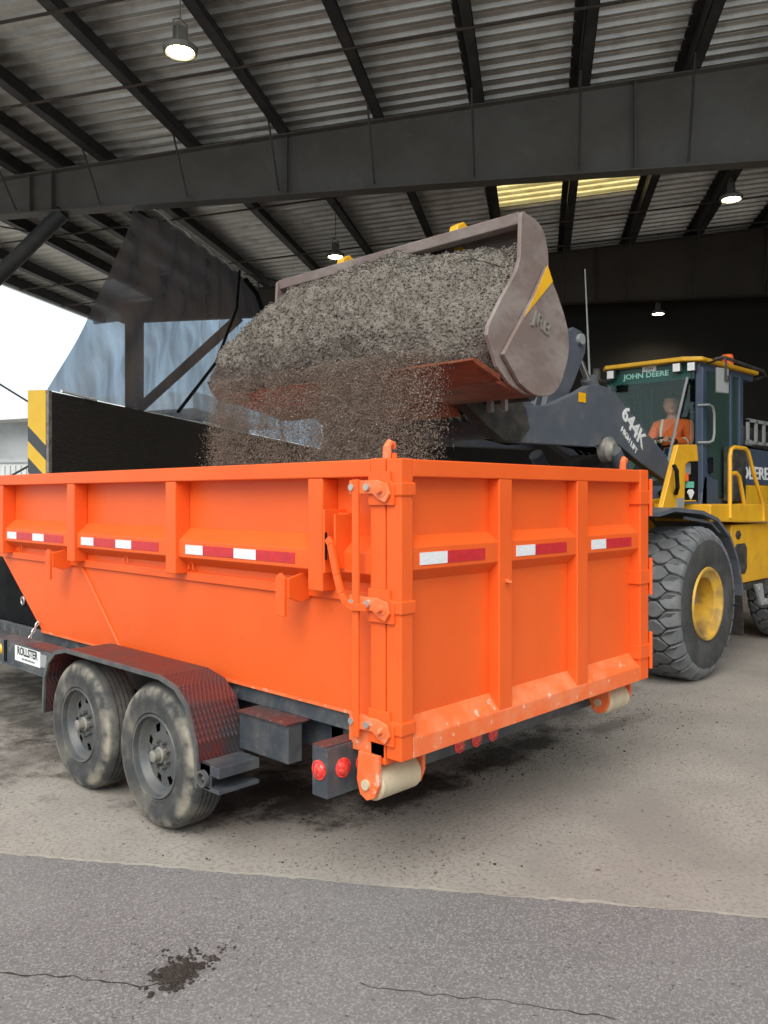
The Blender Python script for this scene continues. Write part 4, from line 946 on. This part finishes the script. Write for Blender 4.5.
for y in (1.56, 2.78):
    q = MB(); q.prism([(2.24, 3.60), (2.27, 3.71), (2.34, 3.75), (2.42, 3.71), (2.45, 3.58), (2.42, 3.50)], 'Y', y - 0.04, y + 0.04); q.build('bucket_ear', 'loader_yellow', bk, bevel=0.008)
# spill of rust-red underside ribs
q = MB(); q.prism([(2.14, 2.40), (2.50, 2.46), (2.60, 2.34), (2.30, 2.30)], 'Y', 1.75, 3.0); q.build('belly_plate', 'bucket_floor', bk)

# ---- cab
cab = part_empty('cab', ld, (7.4, YC, 1.6))
YA, YB = 1.55, 2.75
q = MB(); q.box(6.70, 7.86, YA + 0.02, YB - 0.02, 1.50, 1.68); q.prism([(6.62, 1.62), (7.10, 1.62), (7.10, 1.90), (6.72, 1.95)], 'Y', YA, YB); q.build('cab_base', 'cab_blue', cab, bevel=0.01)
q = MB(); q.box(7.78, 7.86, YA + 0.07, YB - 0.07, 1.68, 3.15); q.build('rear_cab_wall', 'seat', cab)
pil = []
for s_ in (0, 1):
    y0 = YA if s_ == 0 else YB - 0.07
    q = MB(); q.prism([(6.66, 1.62), (6.79, 1.62), (6.79, 3.17), (6.68, 3.17)], 'Y', y0, y0 + 0.09 if s_ == 0 else y0 + 0.07); q.build('front_pillar', 'cab_blue', cab, bevel=0.01)
    q = MB(); q.box(7.76, 7.87, y0, y0 + 0.07, 1.62, 3.17); q.build('rear_pillar', 'cab_blue', cab, bevel=0.01)
    q = MB(); q.box(7.50, 7.56, y0 + 0.01, y0 + 0.06, 1.68, 3.17); q.build('door_post', 'cab_blue', cab, bevel=0.006)
    q = MB(); q.box(6.79, 7.50, y0 + 0.03, y0 + 0.04, 1.70, 3.15); q.build('door_glass', 'door_glass', cab)
    q = MB(); q.box(7.56, 7.76, y0 + 0.03, y0 + 0.04, 1.90, 3.15); q.build('rear_side_glass', 'door_glass', cab)
    q = MB(); q.prism([(6.79, 1.68), (7.12, 1.68), (6.95, 1.95), (6.86, 2.10), (6.80, 2.12)], 'Y', y0 + 0.02, y0 + 0.05); q.build('door_corner_panel', 'cab_blue', cab)
q = MB(); q.box(6.63, 6.64, 1.68, 2.70, 1.90, 3.06); q.build('windshield', 'glass', cab)
for s_ in (0, 1):
    y0, y1 = (1.56, 1.68) if s_ == 0 else (2.70, 2.74)
    q = MB(); q.prism([(6.64, 1.68), (6.76, 1.575), (6.77, 1.585), (6.65, 1.69)] if s_ == 0 else [(6.64, 2.70), (6.76, 2.74), (6.77, 2.73), (6.65, 2.69)], 'Z', 1.90, 3.16); q.build('corner_glass', 'glass', cab)
q = MB(); q.box(6.635, 6.665, 1.67, 2.71, 3.05, 3.24); vis = q.build('visor_band', 'green_strip', cab)
text('visor_lettering', 'JOHN DEERE', 0.085, (6.630, 2.21, 3.135), (0, -1, 0), (0, 0, 1), 'lettering', vis, 0.002, 0.002, 1.15)
q = MB(); q.box(6.624, 6.634, 2.08, 2.25, 3.175, 3.235); nb = q.build('number_plate', 'white', vis)
text('plate_number', '7254', 0.052, (6.622, 2.165, 3.204), (0, -1, 0), (0, 0, 1), 'ink', nb, 0.001, 0.0, 1.0)
# roof
def rr(x0, x1, y0, y1, c_):
    return [(x0 + c_, y0), (x1 - c_, y0), (x1, y0 + c_), (x1, y1 - c_), (x1 - c_, y1), (x0 + c_, y1), (x0, y1 - c_), (x0, y0 + c_)]
q = MB(); q.prism([(6.52, 1.72), (6.66, 1.54), (8.25, 1.50), (8.32, 1.6), (8.32, 2.7), (8.25, 2.80), (6.66, 2.78), (6.52, 2.68)], 'Z', 3.235, 3.285); q.build('roof', 'loader_yellow', cab, bevel=0.015)
q = MB(); q.prism([(6.7, 1.80), (6.8, 1.66), (8.1, 1.62), (8.2, 1.72), (8.2, 2.6), (8.1, 2.68), (6.8, 2.64), (6.7, 2.5)], 'Z', 3.285, 3.32); q.build('roof_cap', 'grime', cab, bevel=0.02)
q = MB(); q.prism([(6.70, 1.6), (8.2, 1.55), (8.2, 2.75), (6.70, 2.72)], 'Z', 3.15, 3.235); q.build('roof_liner', 'cab_blue', cab, bevel=0.01)
q = MB(); q.tube([(6.9, 1.52, 3.27), (7.0, 1.44, 3.30), (8.1, 1.40, 3.26), (8.35, 1.45, 3.22), (8.4, 1.6, 3.2)], 0.02, 8); q.build('roof_rail', 'grime', cab, smooth=True)
q = MB(); q.cyl((7.88, 1.75, 3.30), (7.88, 1.75, 3.34), 0.07, n=20); q.build('beacon_base', 'black', cab)
q = MB(); q.lathe([(0.0, 0.0), (0.075, 0.0), (0.07, 0.12), (0.06, 0.14), (0.0, 0.145)], (7.88, 1.75, 3.335), 'Z', 24, closed=False); bcn = q.build('beacon', 'hivis', cab, smooth=True)
# work lights
for (y, x) in ((2.62, 6.545), (1.80, 6.545), (1.65, 6.59)):
    q = MB(); q.box(x, x + 0.06, y - 0.048, y + 0.048, 3.12, 3.225); wl = q.build('work_light', 'grime', cab, bevel=0.008)
    q = MB(); q.box(x - 0.006, x + 0.001, y - 0.042, y + 0.042, 3.127, 3.218); q.build('light_lens', 'white', wl, bevel=0.004)
    q = MB(); q.cyl((x + 0.03, y, 3.17), (x + 0.03, y, 3.25), 0.012, n=8); q.build('light_bracket', 'grime', wl)
# wiper, grab handle, mirror
q = MB(); q.tube([(6.61, 1.70, 3.06), (6.605, 1.83, 2.52), (6.61, 1.96, 1.98)], 0.016, 8); q.build('wiper', 'mirror_back', cab)
q = MB(); q.tube([(6.66, 1.60, 2.74), (6.68, 1.48, 2.74), (6.75, 1.47, 2.72), (6.79, 1.47, 2.64), (6.79, 1.47, 2.42), (6.75, 1.47, 2.34), (6.68, 1.48, 2.32), (6.66, 1.60, 2.32)], 0.014, 8); q.build('grab_handle', 'mirror_back', cab, smooth=True)
q = MB(); q.box(6.84, 6.92, 1.53, 1.56, 1.98, 2.16); q.build('door_latch', 'black', cab, bevel=0.01)
mr = MB(); mr.prism([(6.36, 1.27), (6.39, 1.30), (6.60, 1.25), (6.57, 1.22)], 'Z', 2.83, 3.10); mo = mr.build('mirror', 'mirror_back', cab, bevel=0.012)
q = MB(); q.tube([(6.8, 1.55, 3.22), (6.50, 1.24, 3.22), (6.49, 1.22, 3.16), (6.49, 1.22, 2.96)], 0.012, 8); q.build('mirror_arm', 'grime', mo)
q = MB(); q.box(6.48, 6.54, 1.20, 1.235, 2.96, 3.02); q.build('mirror_clamp', 'grime', mo, bevel=0.008)
q = MB(); q.prism([(7.22, 2.0), (7.34, 2.0), (7.56, 2.08), (7.62, 2.75), (7.54, 2.78), (7.44, 2.16), (6.98, 2.12), (6.98, 2.0)], 'Y', 1.93, 2.42); q.box(7.1, 7.5, 2.0, 2.34, 1.68, 2.0); q.build('operator_seat', 'seat', cab, bevel=0.03)
q = MB(); q.cyl((6.80, 2.15, 1.68), (6.90, 2.15, 2.32), 0.03, n=10); q.tube([(6.93 + 0.06 * cos(t) * 0.6, 2.15 + 0.18 * sin(t), 2.36 + 0.16 * cos(t) * 0.35) for t in [k_ * PI / 10 for k_ in range(20)]], 0.014, 8, closed=True); q.build('steering_wheel', 'black', cab, smooth=True)
q = MB(); q.prism([(6.68, 1.68), (6.95, 1.68), (6.92, 2.10), (6.70, 2.20)], 'Y', 1.95, 2.4); q.build('dashboard', 'seat', cab, bevel=0.02)

# ---- rear frame, platform, hood
q = MB(); q.prism([(5.45, 1.47), (7.10, 1.43), (7.10, 1.63), (5.45, 1.64)], 'Y', 0.96, 1.54); q.build('step_platform', 'loader_yellow', ld, bevel=0.012)
q = MB(); q.prism([(6.12, 1.42), (7.2, 1.42), (7.2, 0.80), (6.30, 0.80), (6.25, 1.0), (6.10, 1.1)], 'Y', 1.02, 1.10); q.prism([(6.2, 1.42), (7.2, 1.42), (7.2, 0.80), (6.4, 0.80)], 'Y', 1.10, 1.55); q.build('fuel_tank_panel', 'loader_yellow', ld, bevel=0.012)
q = MB(); q.prism(rr(6.20, 6.52, 0.90, 1.22, 0.05), 'Y', 1.012, 1.022); q.build('dark_recess', 'grime', ld)
q = MB(); q.prism(rr(6.22, 6.36, 1.27, 1.36, 0.04), 'Y', 1.012, 1.022); q.build('dark_slot', 'grime', ld)
q = MB(); q.box(6.30, 7.3, 1.03, 1.5, 0.72, 0.79); q.build('lower_guard', 'grime', ld)
q = MB(); q.prism([(6.55, 0.78), (6.75, 0.78), (6.80, 0.62), (6.95, 0.60), (6.95, 0.54), (6.72, 0.55)], 'Y', 0.93, 0.96); q.cyl((6.65, 0.92, 0.73), (6.65, 0.93, 0.73), 0.03, n=12); q.cyl((6.82, 0.92, 0.58), (6.82, 0.93, 0.58), 0.03, n=12); q.build('step_bracket', 'mirror_back', ld, bevel=0.004)
q = MB(); q.prism([(6.3, 0.75), (10.1, 0.75), (10.1, 1.45), (6.3, 1.45)], 'Y', 1.62, 2.68); q.build('rear_frame', 'loader_yellow', ld, bevel=0.015)
q = MB(); q.prism([(7.15, 1.40), (9.9, 1.40), (9.9, 1.85), (7.62, 1.85), (7.62, 1.64), (7.15, 1.62)], 'Y', 1.44, 2.86); q.build('lower_hood', 'loader_yellow', ld, bevel=0.015)
q = MB(); q.prism([(7.50, 1.85), (10.1, 1.85), (10.1, 2.26), (7.50, 2.30)], 'Y', 1.45, 2.85); hd = q.build('hood_side', 'cab_blue', ld, bevel=0.012)
q = MB(); q.box(7.22, 7.62, 1.425, 1.54, 1.66, 2.30); q.build('battery_panel', 'grime', ld, bevel=0.01)
text('hood_lettering', 'DEERE', 0.215, (7.52, 1.446, 1.99), (1, 0, 0), (0, 0, 1), 'white', hd, 0.003, 0.004, 1.5, 'LEFT')
text('hood_model', '644K', 0.10, (7.75, 1.44, 2.36), (1, 0, 0), (0, 0, 1), 'mirror_back', ld, 0.003, 0.0, 1.0)
q = MB()
for i in range(7): q.box(7.9 + i * 0.27, 7.94 + i * 0.27, 1.50, 1.53, 2.36, 2.66)
q.box(7.9, 10.0, 1.50, 1.53, 2.63, 2.67); q.box(7.9, 10.0, 1.50, 1.53, 2.36, 2.40); q.build('rear_guard_rail', 'mirror_back', ld)
q = MB(); q.prism([(8.3, 2.36), (10.1, 2.30), (10.1, 2.55), (8.3, 2.62)], 'Y', 1.7, 2.6); q.cyl((9.0, 2.4, 2.6), (9.0, 2.4, 3.1), 0.07, n=16); q.build('engine_cover', 'grime', ld, bevel=0.02)
q = MB(); q.strip([(7.62, 1.30), (7.8, 1.50), (8.42, 1.62), (9.1, 1.45), (9.3, 1.1)], 0.03, 'Y', 0.95, 1.5); q.build('rear_fender', 'loader_grey', ld)
# yellow handrails
def rail(pts, nm='handrail'):
    q = MB(); q.tube(pts, 0.021, 10); return q.build(nm, 'loader_yellow', ld, smooth=True)
rail([(5.92, 0.96, 1.50), (5.92, 0.96, 2.12), (5.95, 0.96, 2.19), (6.03, 0.96, 2.215), (6.33, 0.96, 2.215), (6.41, 0.96, 2.18), (6.55, 0.96, 1.98), (6.78, 0.96, 1.70), (6.84, 0.96, 1.62), (6.85, 0.96, 1.45)])
rail([(5.92, 0.96, 1.945), (6.08, 0.96, 1.955), (6.16, 0.96, 1.92), (6.30, 0.97, 1.70), (6.37, 0.98, 1.56)])
# antenna and small mirror near the boom
q = MB(); q.tube([(6.24, 2.72, 3.10), (6.13, 2.72, 4.38)], [0.013, 0.007], 6); q.build('antenna', 'mirror_back', ld)
q = MB(); q.box(6.18, 6.64, 2.69, 2.75, 3.08, 3.12); q.box(6.19, 6.29, 2.66, 2.78, 3.02, 3.13); q.cyl((6.40, 2.72, 3.10), (6.40, 2.72, 3.24), 0.045, n=12); q.build('antenna_mount', 'grime', ld, bevel=0.006)

# ================================================================== OPERATOR
op = thing('person', 'loader operator in an orange high visibility jacket sitting behind the windshield', 'person', (7.12, YC, 2.1))
def skin_mesh(name, pts, edges, material, parent, root=0, sub=2):
    me = bpy.data.meshes.new(name); me.from_pydata([p[:3] for p in pts], edges, [])
    o = bpy.data.objects.new(name, me); COL.objects.link(o)
    md = o.modifiers.new('skin', 'SKIN'); md.use_smooth_shade = True
    for i, p in enumerate(pts):
        r_ = p[3]; me.skin_vertices[0].data[i].radius = (r_, p[4] if len(p) > 4 else r_)
    me.skin_vertices[0].data[root].use_root = True
    sb = o.modifiers.new('sub', 'SUBSURF'); sb.levels = sub; sb.render_levels = sub
    dg = bpy.context.evaluated_depsgraph_get(); dg.update()
    m2 = bpy.data.meshes.new_from_object(o.evaluated_get(dg)); bpy.data.objects.remove(o)
    m2.materials.clear(); m2.materials.append(M[material]); m2.shade_smooth()
    o = bpy.data.objects.new(name, m2); COL.objects.link(o)
    if parent: o.parent = parent; o.matrix_parent_inverse = world_of(parent).inverted()
    return o
X0, Yc, Z0 = 7.22, YC, 2.15
# pelvis, spine, neck, head ; facing -X, turned slightly to the camera
bp = [(X0, Yc, Z0, 0.12, 0.15), (X0 + 0.02, Yc, Z0 + 0.18, 0.10, 0.14), (X0 + 0.0, Yc, Z0 + 0.38, 0.11, 0.16), (X0 - 0.02, Yc, Z0 + 0.53, 0.055), (X0 - 0.04, Yc, Z0 + 0.57, 0.05),
      (X0 - 0.05, Yc, Z0 + 0.61, 0.065), (X0 - 0.05, Yc, Z0 + 0.70, 0.07)]
be = [(0, 1), (1, 2), (2, 3), (3, 4), (4, 5), (5, 6)]
def add(a_, p): bp.append(p); be.append((a_, len(bp) - 1)); return len(bp) - 1
hands = []
for s_ in (-1, 1):
    i = add(2, (X0 - 0.01, Yc + s_ * 0.19, Z0 + 0.43, 0.055))
    if s_ == -1: i = add(i, (X0 - 0.10, Yc + s_ * 0.25, Z0 + 0.17, 0.042)); wr = (X0 - 0.30, Yc + s_ * 0.10, Z0 + 0.26)
    else: i = add(i, (X0 - 0.14, Yc + s_ * 0.24, Z0 + 0.20, 0.042)); wr = (X0 - 0.30, Yc + s_ * 0.13, Z0 + 0.24)
    i = add(i, (*wr, 0.028)); hands.append((i, wr, s_))
    i = add(0, (X0 - 0.10, Yc + s_ * 0.10, Z0 - 0.03, 0.085)); i = add(i, (X0 - 0.38, Yc + s_ * 0.13, Z0 + 0.0, 0.062)); i = add(i, (X0 - 0.46, Yc + s_ * 0.13, Z0 - 0.36, 0.042)); i = add(i, (X0 - 0.54, Yc + s_ * 0.13, Z0 - 0.38, 0.035))
for (iw, wr, s_) in hands:
    pm = add(iw, (wr[0] - 0.045, wr[1], wr[2] - 0.005, 0.022, 0.030)); pe = add(pm, (wr[0] - 0.08, wr[1], wr[2] - 0.012, 0.018, 0.030))
    for f_, (dy, ln) in enumerate(((-0.028, 0.035), (-0.010, 0.042), (0.009, 0.040), (0.027, 0.030))):
        k1 = add(pe, (wr[0] - 0.105, wr[1] + dy, wr[2] - 0.012, 0.0085)); k2 = add(k1, (wr[0] - 0.105 - ln * .6, wr[1] + dy, wr[2] - 0.030, 0.008)); add(k2, (wr[0] - 0.10 - ln * .5, wr[1] + dy, wr[2] - 0.055, 0.007))
    k1 = add(pm, (wr[0] - 0.06, wr[1] - s_ * 0.035, wr[2] - 0.015, 0.010)); add(k1, (wr[0] - 0.095, wr[1] - s_ * 0.045, wr[2] - 0.035, 0.008))
body = skin_mesh('body', bp, be, 'skin', op)
# facial features as part of head
hc = Vector((X0 - 0.06, Yc, Z0 + 0.68))
q = MB(); q.ball(hc, 0.106, (0.98, 0.80, 1.18), 3)
fd_ = Vector((-0.80, -0.60, 0)).normalized(); sd = Vector((-fd_.y, fd_.x, 0))
q.ball(hc + fd_ * 0.093 + Vector((0, 0, -0.012)), 0.018, (1, 1, 1.4), 2)
for s_ in (-1, 1):
    q.ball(hc + sd * 0.082 * s_ + Vector((0, 0, -0.005)), 0.022, (0.6, 0.6, 1.3), 2)
q.ball(hc + fd_ * 0.05 + Vector((0, 0, -0.085)), 0.042, (1, 1, 0.8), 2)
q.build('head', 'skin', op, smooth=True)
q = MB()
for s_ in (-1, 1): q.ball(hc + fd_ * 0.083 + sd * 0.033 * s_ + Vector((0, 0, 0.012)), 0.010, (1, 1, 0.7), 2)
q.build('eyes', 'ink', op, smooth=True)
q = MB(); q.ball(hc + fd_ * 0.082 + Vector((0, 0, -0.052)), 0.020, (0.7, 0.7, 0.3), 2); q.build('mouth', 'red_brown', op, smooth=True)
q = MB(); q.ball(hc + Vector((0.012, 0.006, 0.035)), 0.114, (1.0, 0.86, 1.0), 3)
bmesh.ops.delete(q.bm, geom=[v for v in q.bm.verts if (v.co - hc).dot(fd_) > 0.045 and v.co.z < hc.z + 0.045 or v.co.z < hc.z - 0.02], context='VERTS')
q.build('hair', 'hair', op, smooth=True)
jk = [(X0 + 0.0, Yc, Z0 + 0.06, 0.135, 0.175), (X0 + 0.01, Yc, Z0 + 0.2, 0.125, 0.17), (X0, Yc, Z0 + 0.40, 0.125, 0.18), (X0 - 0.015, Yc, Z0 + 0.52, 0.075)]
je = [(0, 1), (1, 2), (2, 3)]
for s_ in (-1, 1):
    jk.append((X0 - 0.01, Yc + s_ * 0.20, Z0 + 0.43, 0.078)); je.append((2, len(jk) - 1))
    e_ = (X0 - 0.10, Yc + s_ * 0.25, Z0 + 0.17, 0.062) if s_ == -1 else (X0 - 0.14, Yc + s_ * 0.24, Z0 + 0.20, 0.062)
    jk.append(e_); je.append((len(jk) - 2, len(jk) - 1))
    wr = hands[0][1] if s_ == -1 else hands[1][1]
    jk.append((wr[0] + 0.02, wr[1] + s_ * 0.01, wr[2], 0.045)); je.append((len(jk) - 2, len(jk) - 1))
jo = skin_mesh('jacket', jk, je, 'hivis', op)
q = MB()
for z, ry in ((Z0 + 0.10, 0.185), (Z0 + 0.24, 0.18)):
    q.tube([(X0 + 0.005 + 0.142 * cos(t), Yc + ry * sin(t), z) for t in [k_ * PI / 14 for k_ in range(28)]], 0.018, 6, closed=True)
for s_ in (-1, 1):
    q.tube([(X0 - 0.13, Yc + s_ * 0.09, Z0 + 0.22), (X0 - 0.135, Yc + s_ * 0.09, Z0 + 0.36), (X0 - 0.08, Yc + s_ * 0.09, Z0 + 0.50)], 0.016, 6)
    e_ = Vector((X0 - 0.16, Yc + s_ * 0.20, Z0 + 0.20)); q.tube([e_ + Vector((0.0, 0.06 * cos(t), 0.06 * sin(t))) for t in [k_ * PI / 8 for k_ in range(16)]], 0.012, 6, closed=True)
q.build('reflective_bands', 'silver', jo, smooth=True)
pn = [(X0, Yc, Z0, 0.135, 0.165)]; pe_ = []
for s_ in (-1, 1):
    b0 = len(pn); pn += [(X0 - 0.12, Yc + s_ * 0.10, Z0 - 0.02, 0.10), (X0 - 0.38, Yc + s_ * 0.13, Z0 + 0.0, 0.075), (X0 - 0.46, Yc + s_ * 0.13, Z0 - 0.32, 0.060)]
    pe_ += [(0, b0), (b0, b0 + 1), (b0 + 1, b0 + 2)]
skin_mesh('jeans', pn, pe_, 'denim', op)
q = MB()
for s_ in (-1, 1): q.ball((X0 - 0.52, Yc + s_ * 0.13, Z0 - 0.40), 0.06, (2.0, 0.8, 0.8), 2)
q.build('boots', 'black', op, smooth=True)

# ================================================================== LOAD AND FALLING GRIT
def interp(xs, ys, x):
    return float(np.interp(x, xs, ys))
def pile():
    mb = MB(); ns, nt_ = 260, 170; G = []
    sec = np.array([(1.90, 2.52), (1.70, 2.55), (1.60, 2.59), (1.52, 2.68), (1.48, 2.84), (1.53, 3.03), (1.65, 3.20), (1.82, 3.36), (2.00, 3.49), (2.12, 3.55), (2.20, 3.54)])
    tt = np.linspace(0, 1, len(sec))
    for i in range(ns + 1):
        s_ = i / ns; y = 0.893 + s_ * (3.50 - 0.893)
        hf = interp([0, .15, .3, .45, .8, .93, 1], [0.86, 0.89, 0.95, 1.0, 0.96, 0.80, 0.50], s_)     # height
        bf = interp([0, .06, .15, .3, .6, .9, 1], [-0.32, -0.24, -0.10, 0.0, 0.03, 0.04, 0.0], s_)   # bulge past the lip
        col = []
        for j in range(nt_ + 1):
            t = j / nt_
            x = interp(tt, sec[:, 0], t); z = interp(tt, sec[:, 1], t)
            z2 = 2.50 + (z - 2.50) * hf
            x2 = x - bf * (1 if x < 1.9 else 0) * min(1, (1.95 - min(x, 1.95)) / 0.35)
            tgt = interp([2.4, 2.55, 2.75, 3.0, 3.2, 3.3, 3.6], [2.0, 1.88, 1.79, 1.93, 2.09, 2.13, 2.17], z2)
            wq = max(0.0, 1 - s_ / 0.16) ** 1.4
            x2 = x2 + max(0, tgt - x2) * wq
            yy = y + (0.10 * max(0, (s_ - .9) * 10) * (1 - t))
            P = Vector((x2, yy, z2))
            n1 = noise.fractal(P * 3.4, 0.9, 2.0, 3) * 0.065 + noise.fractal(P * 11.0, 0.7, 2.1, 4) * 0.022
            cell = noise.voronoi(P * 30)[0][0] * 0.010
            d = Vector((-0.75, 0, 0.65)) * (n1 - cell)
            col.append(mb.bm.verts.new(P + d))
        G.append(col)
    for i in range(ns):
        for j in range(nt_): mb.face([G[i][j], G[i + 1][j], G[i + 1][j + 1], G[i][j + 1]])
    base = [G[0], G[-1]]
    # close the back so the heap is a body
    b0 = [mb.bm.verts.new((2.3, 0.92 + k_ * 2.5, 2.6)) for k_ in (0, 1)]
    mb.face(G[0] + [b0[0]]); mb.face(G[-1][::-1] + [b0[1]])
    return mb.build('gravel_load', 'soil')
pl = pile()
tag(pl, 'heaped grey brown grit overflowing the front of the raised loader bucket', 'gravel', kind='stuff')

def grains(name, P, R, material, flat=1.0):
    n = len(P)
    base = np.array([(1, 0, -0.5), (-0.6, 0.85, -0.45), (-0.5, -0.9, -0.4), (0, 0.05, 1.0)], float)
    fc = np.array([(0, 2, 1), (0, 1, 3), (1, 2, 3), (2, 0, 3)])
    sc = rng.uniform(0.7, 1.3, (n, 4, 1)); v = base[None] * sc * R[:, None, None]
    a = rng.uniform(0, 2 * PI, n); b = rng.uniform(0, 2 * PI, n)
    ca, sa, cb, sb = np.cos(a), np.sin(a), np.cos(b), np.sin(b)
    x = v[..., 0] * ca[:, None] - v[..., 1] * sa[:, None]; y = v[..., 0] * sa[:, None] + v[..., 1] * ca[:, None]; z = v[..., 2]
    y2 = y * cb[:, None] - z * sb[:, None]; z2 = y * sb[:, None] + z * cb[:, None]
    v = (np.stack([x, y2, z2], -1) + P[:, None, :]).reshape(-1).astype(np.float32)
    f = (fc[None] + (np.arange(n) * 4)[:, None, None]).reshape(-1).astype(np.int32)
    me = bpy.data.meshes.new(name); me.vertices.add(n * 4); me.vertices.foreach_set('co', v)
    me.loops.add(n * 12); me.loops.foreach_set('vertex_index', f)
    me.polygons.add(n * 4); me.polygons.foreach_set('loop_start', np.arange(0, n * 12, 3, dtype=np.int32))
    me.update(calc_edges=True); me.validate()
    me.materials.append(M[material])
    o = bpy.data.objects.new(name, me); COL.objects.link(o); return o
# curtain: density along the lip
ys = np.array([0.95, 1.15, 1.30, 1.45, 1.60, 1.80, 2.00, 2.15, 2.35, 2.50, 2.70, 2.85, 3.00, 3.20, 3.35, 3.50])
dn = np.array([0.10, 0.50, 0.70, 1.00, 1.90, 2.30, 2.00, 1.00, 0.45, 0.75, 0.90, 0.40, 0.75, 1.30, 1.10, 0.00])
N = 210000
yy = rng.uniform(0.95, 3.5, N * 4); keep = rng.uniform(0, 2.3, N * 4) < np.interp(yy, ys, dn); yy = yy[keep][:N]
fall = rng.uniform(0, 1, len(yy)) ** 0.85
# streams: clump each grain to a wavering thread
thr = np.round(yy / 0.045) * 0.045 + rng.normal(0, 1, len(yy)) * (0.010 + 0.030 * fall)
use = rng.uniform(0, 1, len(yy)) < 0.6
yy = np.where(use, thr, yy + rng.normal(0, 0.03, len(yy)) * fall)
zz = 2.66 - fall * 1.2
xx = 1.50 - 0.08 * rng.uniform(0, 1, len(yy)) - 0.05 * fall + rng.normal(0, 0.035, len(yy)) * (0.6 + fall)
dist = np.clip(np.interp(yy, ys, dn), 0, 2.3)
rr_ = rng.gamma(1.3, 0.0011, len(yy)) + 0.0015
o = grains('falling_grit', np.stack([xx, yy, zz], 1), rr_, 'grain')
tag(o, 'curtain of grit falling from the bucket lip into the orange bin', 'gravel', kind='stuff')
# loose stones lying on the face of the heap
me = pl.data; nv = len(me.vertices); idx = rng.integers(0, nv - 2, 14000)
co = np.zeros(nv * 3); me.vertices.foreach_get('co', co); co = co.reshape(-1, 3)
Pp = co[idx]; Pp = Pp[(Pp[:, 0] < 2.15)]; Pp = Pp + np.array([-0.006, 0, 0.006])
o = grains('loose_stones', Pp, rng.gamma(2.2, 0.0017, len(Pp)) + 0.0022, 'soil')
tag(o, 'small loose stones coating the face of the heap in the bucket', 'gravel', kind='stuff')
# grit landed in the bin
q = MB(); G = []
for i in range(41):
    row = []
    for j in range(61):
        x = 0.14 + (W - 0.28) * i / 40; y = 0.12 + 3.4 * j / 60
        z = 0.80 + 0.55 * math.exp(-((x - 1.4) ** 2 / 0.5 + (y - 2.0) ** 2 / 1.2)) + 0.04 * noise.fractal(Vector((x * 6, y * 6, 0)), 0.8, 2, 4)
        row.append(q.bm.verts.new((x, y, z)))
    G.append(row)
for i in range(40):
    for j in range(60): q.face([G[i][j], G[i + 1][j], G[i + 1][j + 1], G[i][j + 1]])
tag(q.build('landed_grit', 'soil', smooth=True), 'heap of grit collecting on the floor inside the orange dumpster', 'gravel', kind='stuff')

# ================================================================== LIGHT
wd = bpy.data.worlds.new('overcast'); S.world = wd; wd.use_nodes = True; nt = wd.node_tree; L = nt.links.new
bg = nt.nodes['Background']
tc = _n(nt, 'ShaderNodeTexCoord'); sp = _n(nt, 'ShaderNodeSeparateXYZ'); L(tc.outputs['Generated'], sp.inputs[0])
mr_ = _n(nt, 'ShaderNodeMapRange'); mr_.inputs['From Min'].default_value = 0.0; mr_.inputs['From Max'].default_value = 0.6; L(sp.outputs['Z'], mr_.inputs['Value'])
no = _n(nt, 'ShaderNodeTexNoise'); no.inputs['Scale'].default_value = 2.2; no.inputs['Detail'].default_value = 6
mp = _n(nt, 'ShaderNodeMapping'); mp.inputs['Scale'].default_value = (1, 1, 3); L(tc.outputs['Generated'], mp.inputs[0]); L(mp.outputs[0], no.inputs['Vector'])
mx = _n(nt, 'ShaderNodeMix', data_type='RGBA'); L(no.outputs['Fac'], mx.inputs['Factor']); mx.inputs['A'].default_value = (0.60, 0.71, 0.76, 1); mx.inputs['B'].default_value = (0.72, 0.77, 0.78, 1)
L(mx.outputs['Result'], bg.inputs['Color']); bg.inputs['Strength'].default_value = 1.25
sun = bpy.data.lights.new('hazy_sun', 'SUN'); sun.energy = 2.7; sun.angle = math.radians(50); sun.color = (1.0, 0.97, 0.93)
so = bpy.data.objects.new('hazy_sun', sun); COL.objects.link(so)
src = Vector((-0.90, -0.52, 1.0)).normalized()
so.rotation_euler = src.to_track_quat('Z', 'Y').to_euler()
so.location = (-5, -5, 8)

# ================================================================== CAMERA
cam = bpy.data.cameras.new('camera'); co_ = bpy.data.objects.new('camera', cam); COL.objects.link(co_)
cam.sensor_fit = 'VERTICAL'; cam.sensor_height = 36.0; cam.lens = 825 / 1024 * 36.0; cam.shift_y = -16 / 1024
fwd = Vector((0.7205, 0.693, 0)).normalized()
co_.location = CAMP; co_.rotation_euler = (-fwd).to_track_quat('Z', 'Y').to_euler()
cam.clip_end = 400
S.camera = co_
S.view_settings.view_transform = 'Standard'; S.view_settings.look = 'None'; S.view_settings.gamma = 1.0
S.view_settings.exposure = 0.3; S.view_settings.use_curve_mapping = False
S.cycles.max_bounces = 7; S.cycles.transparent_max_bounces = 12; S.cycles.diffuse_bounces = 4
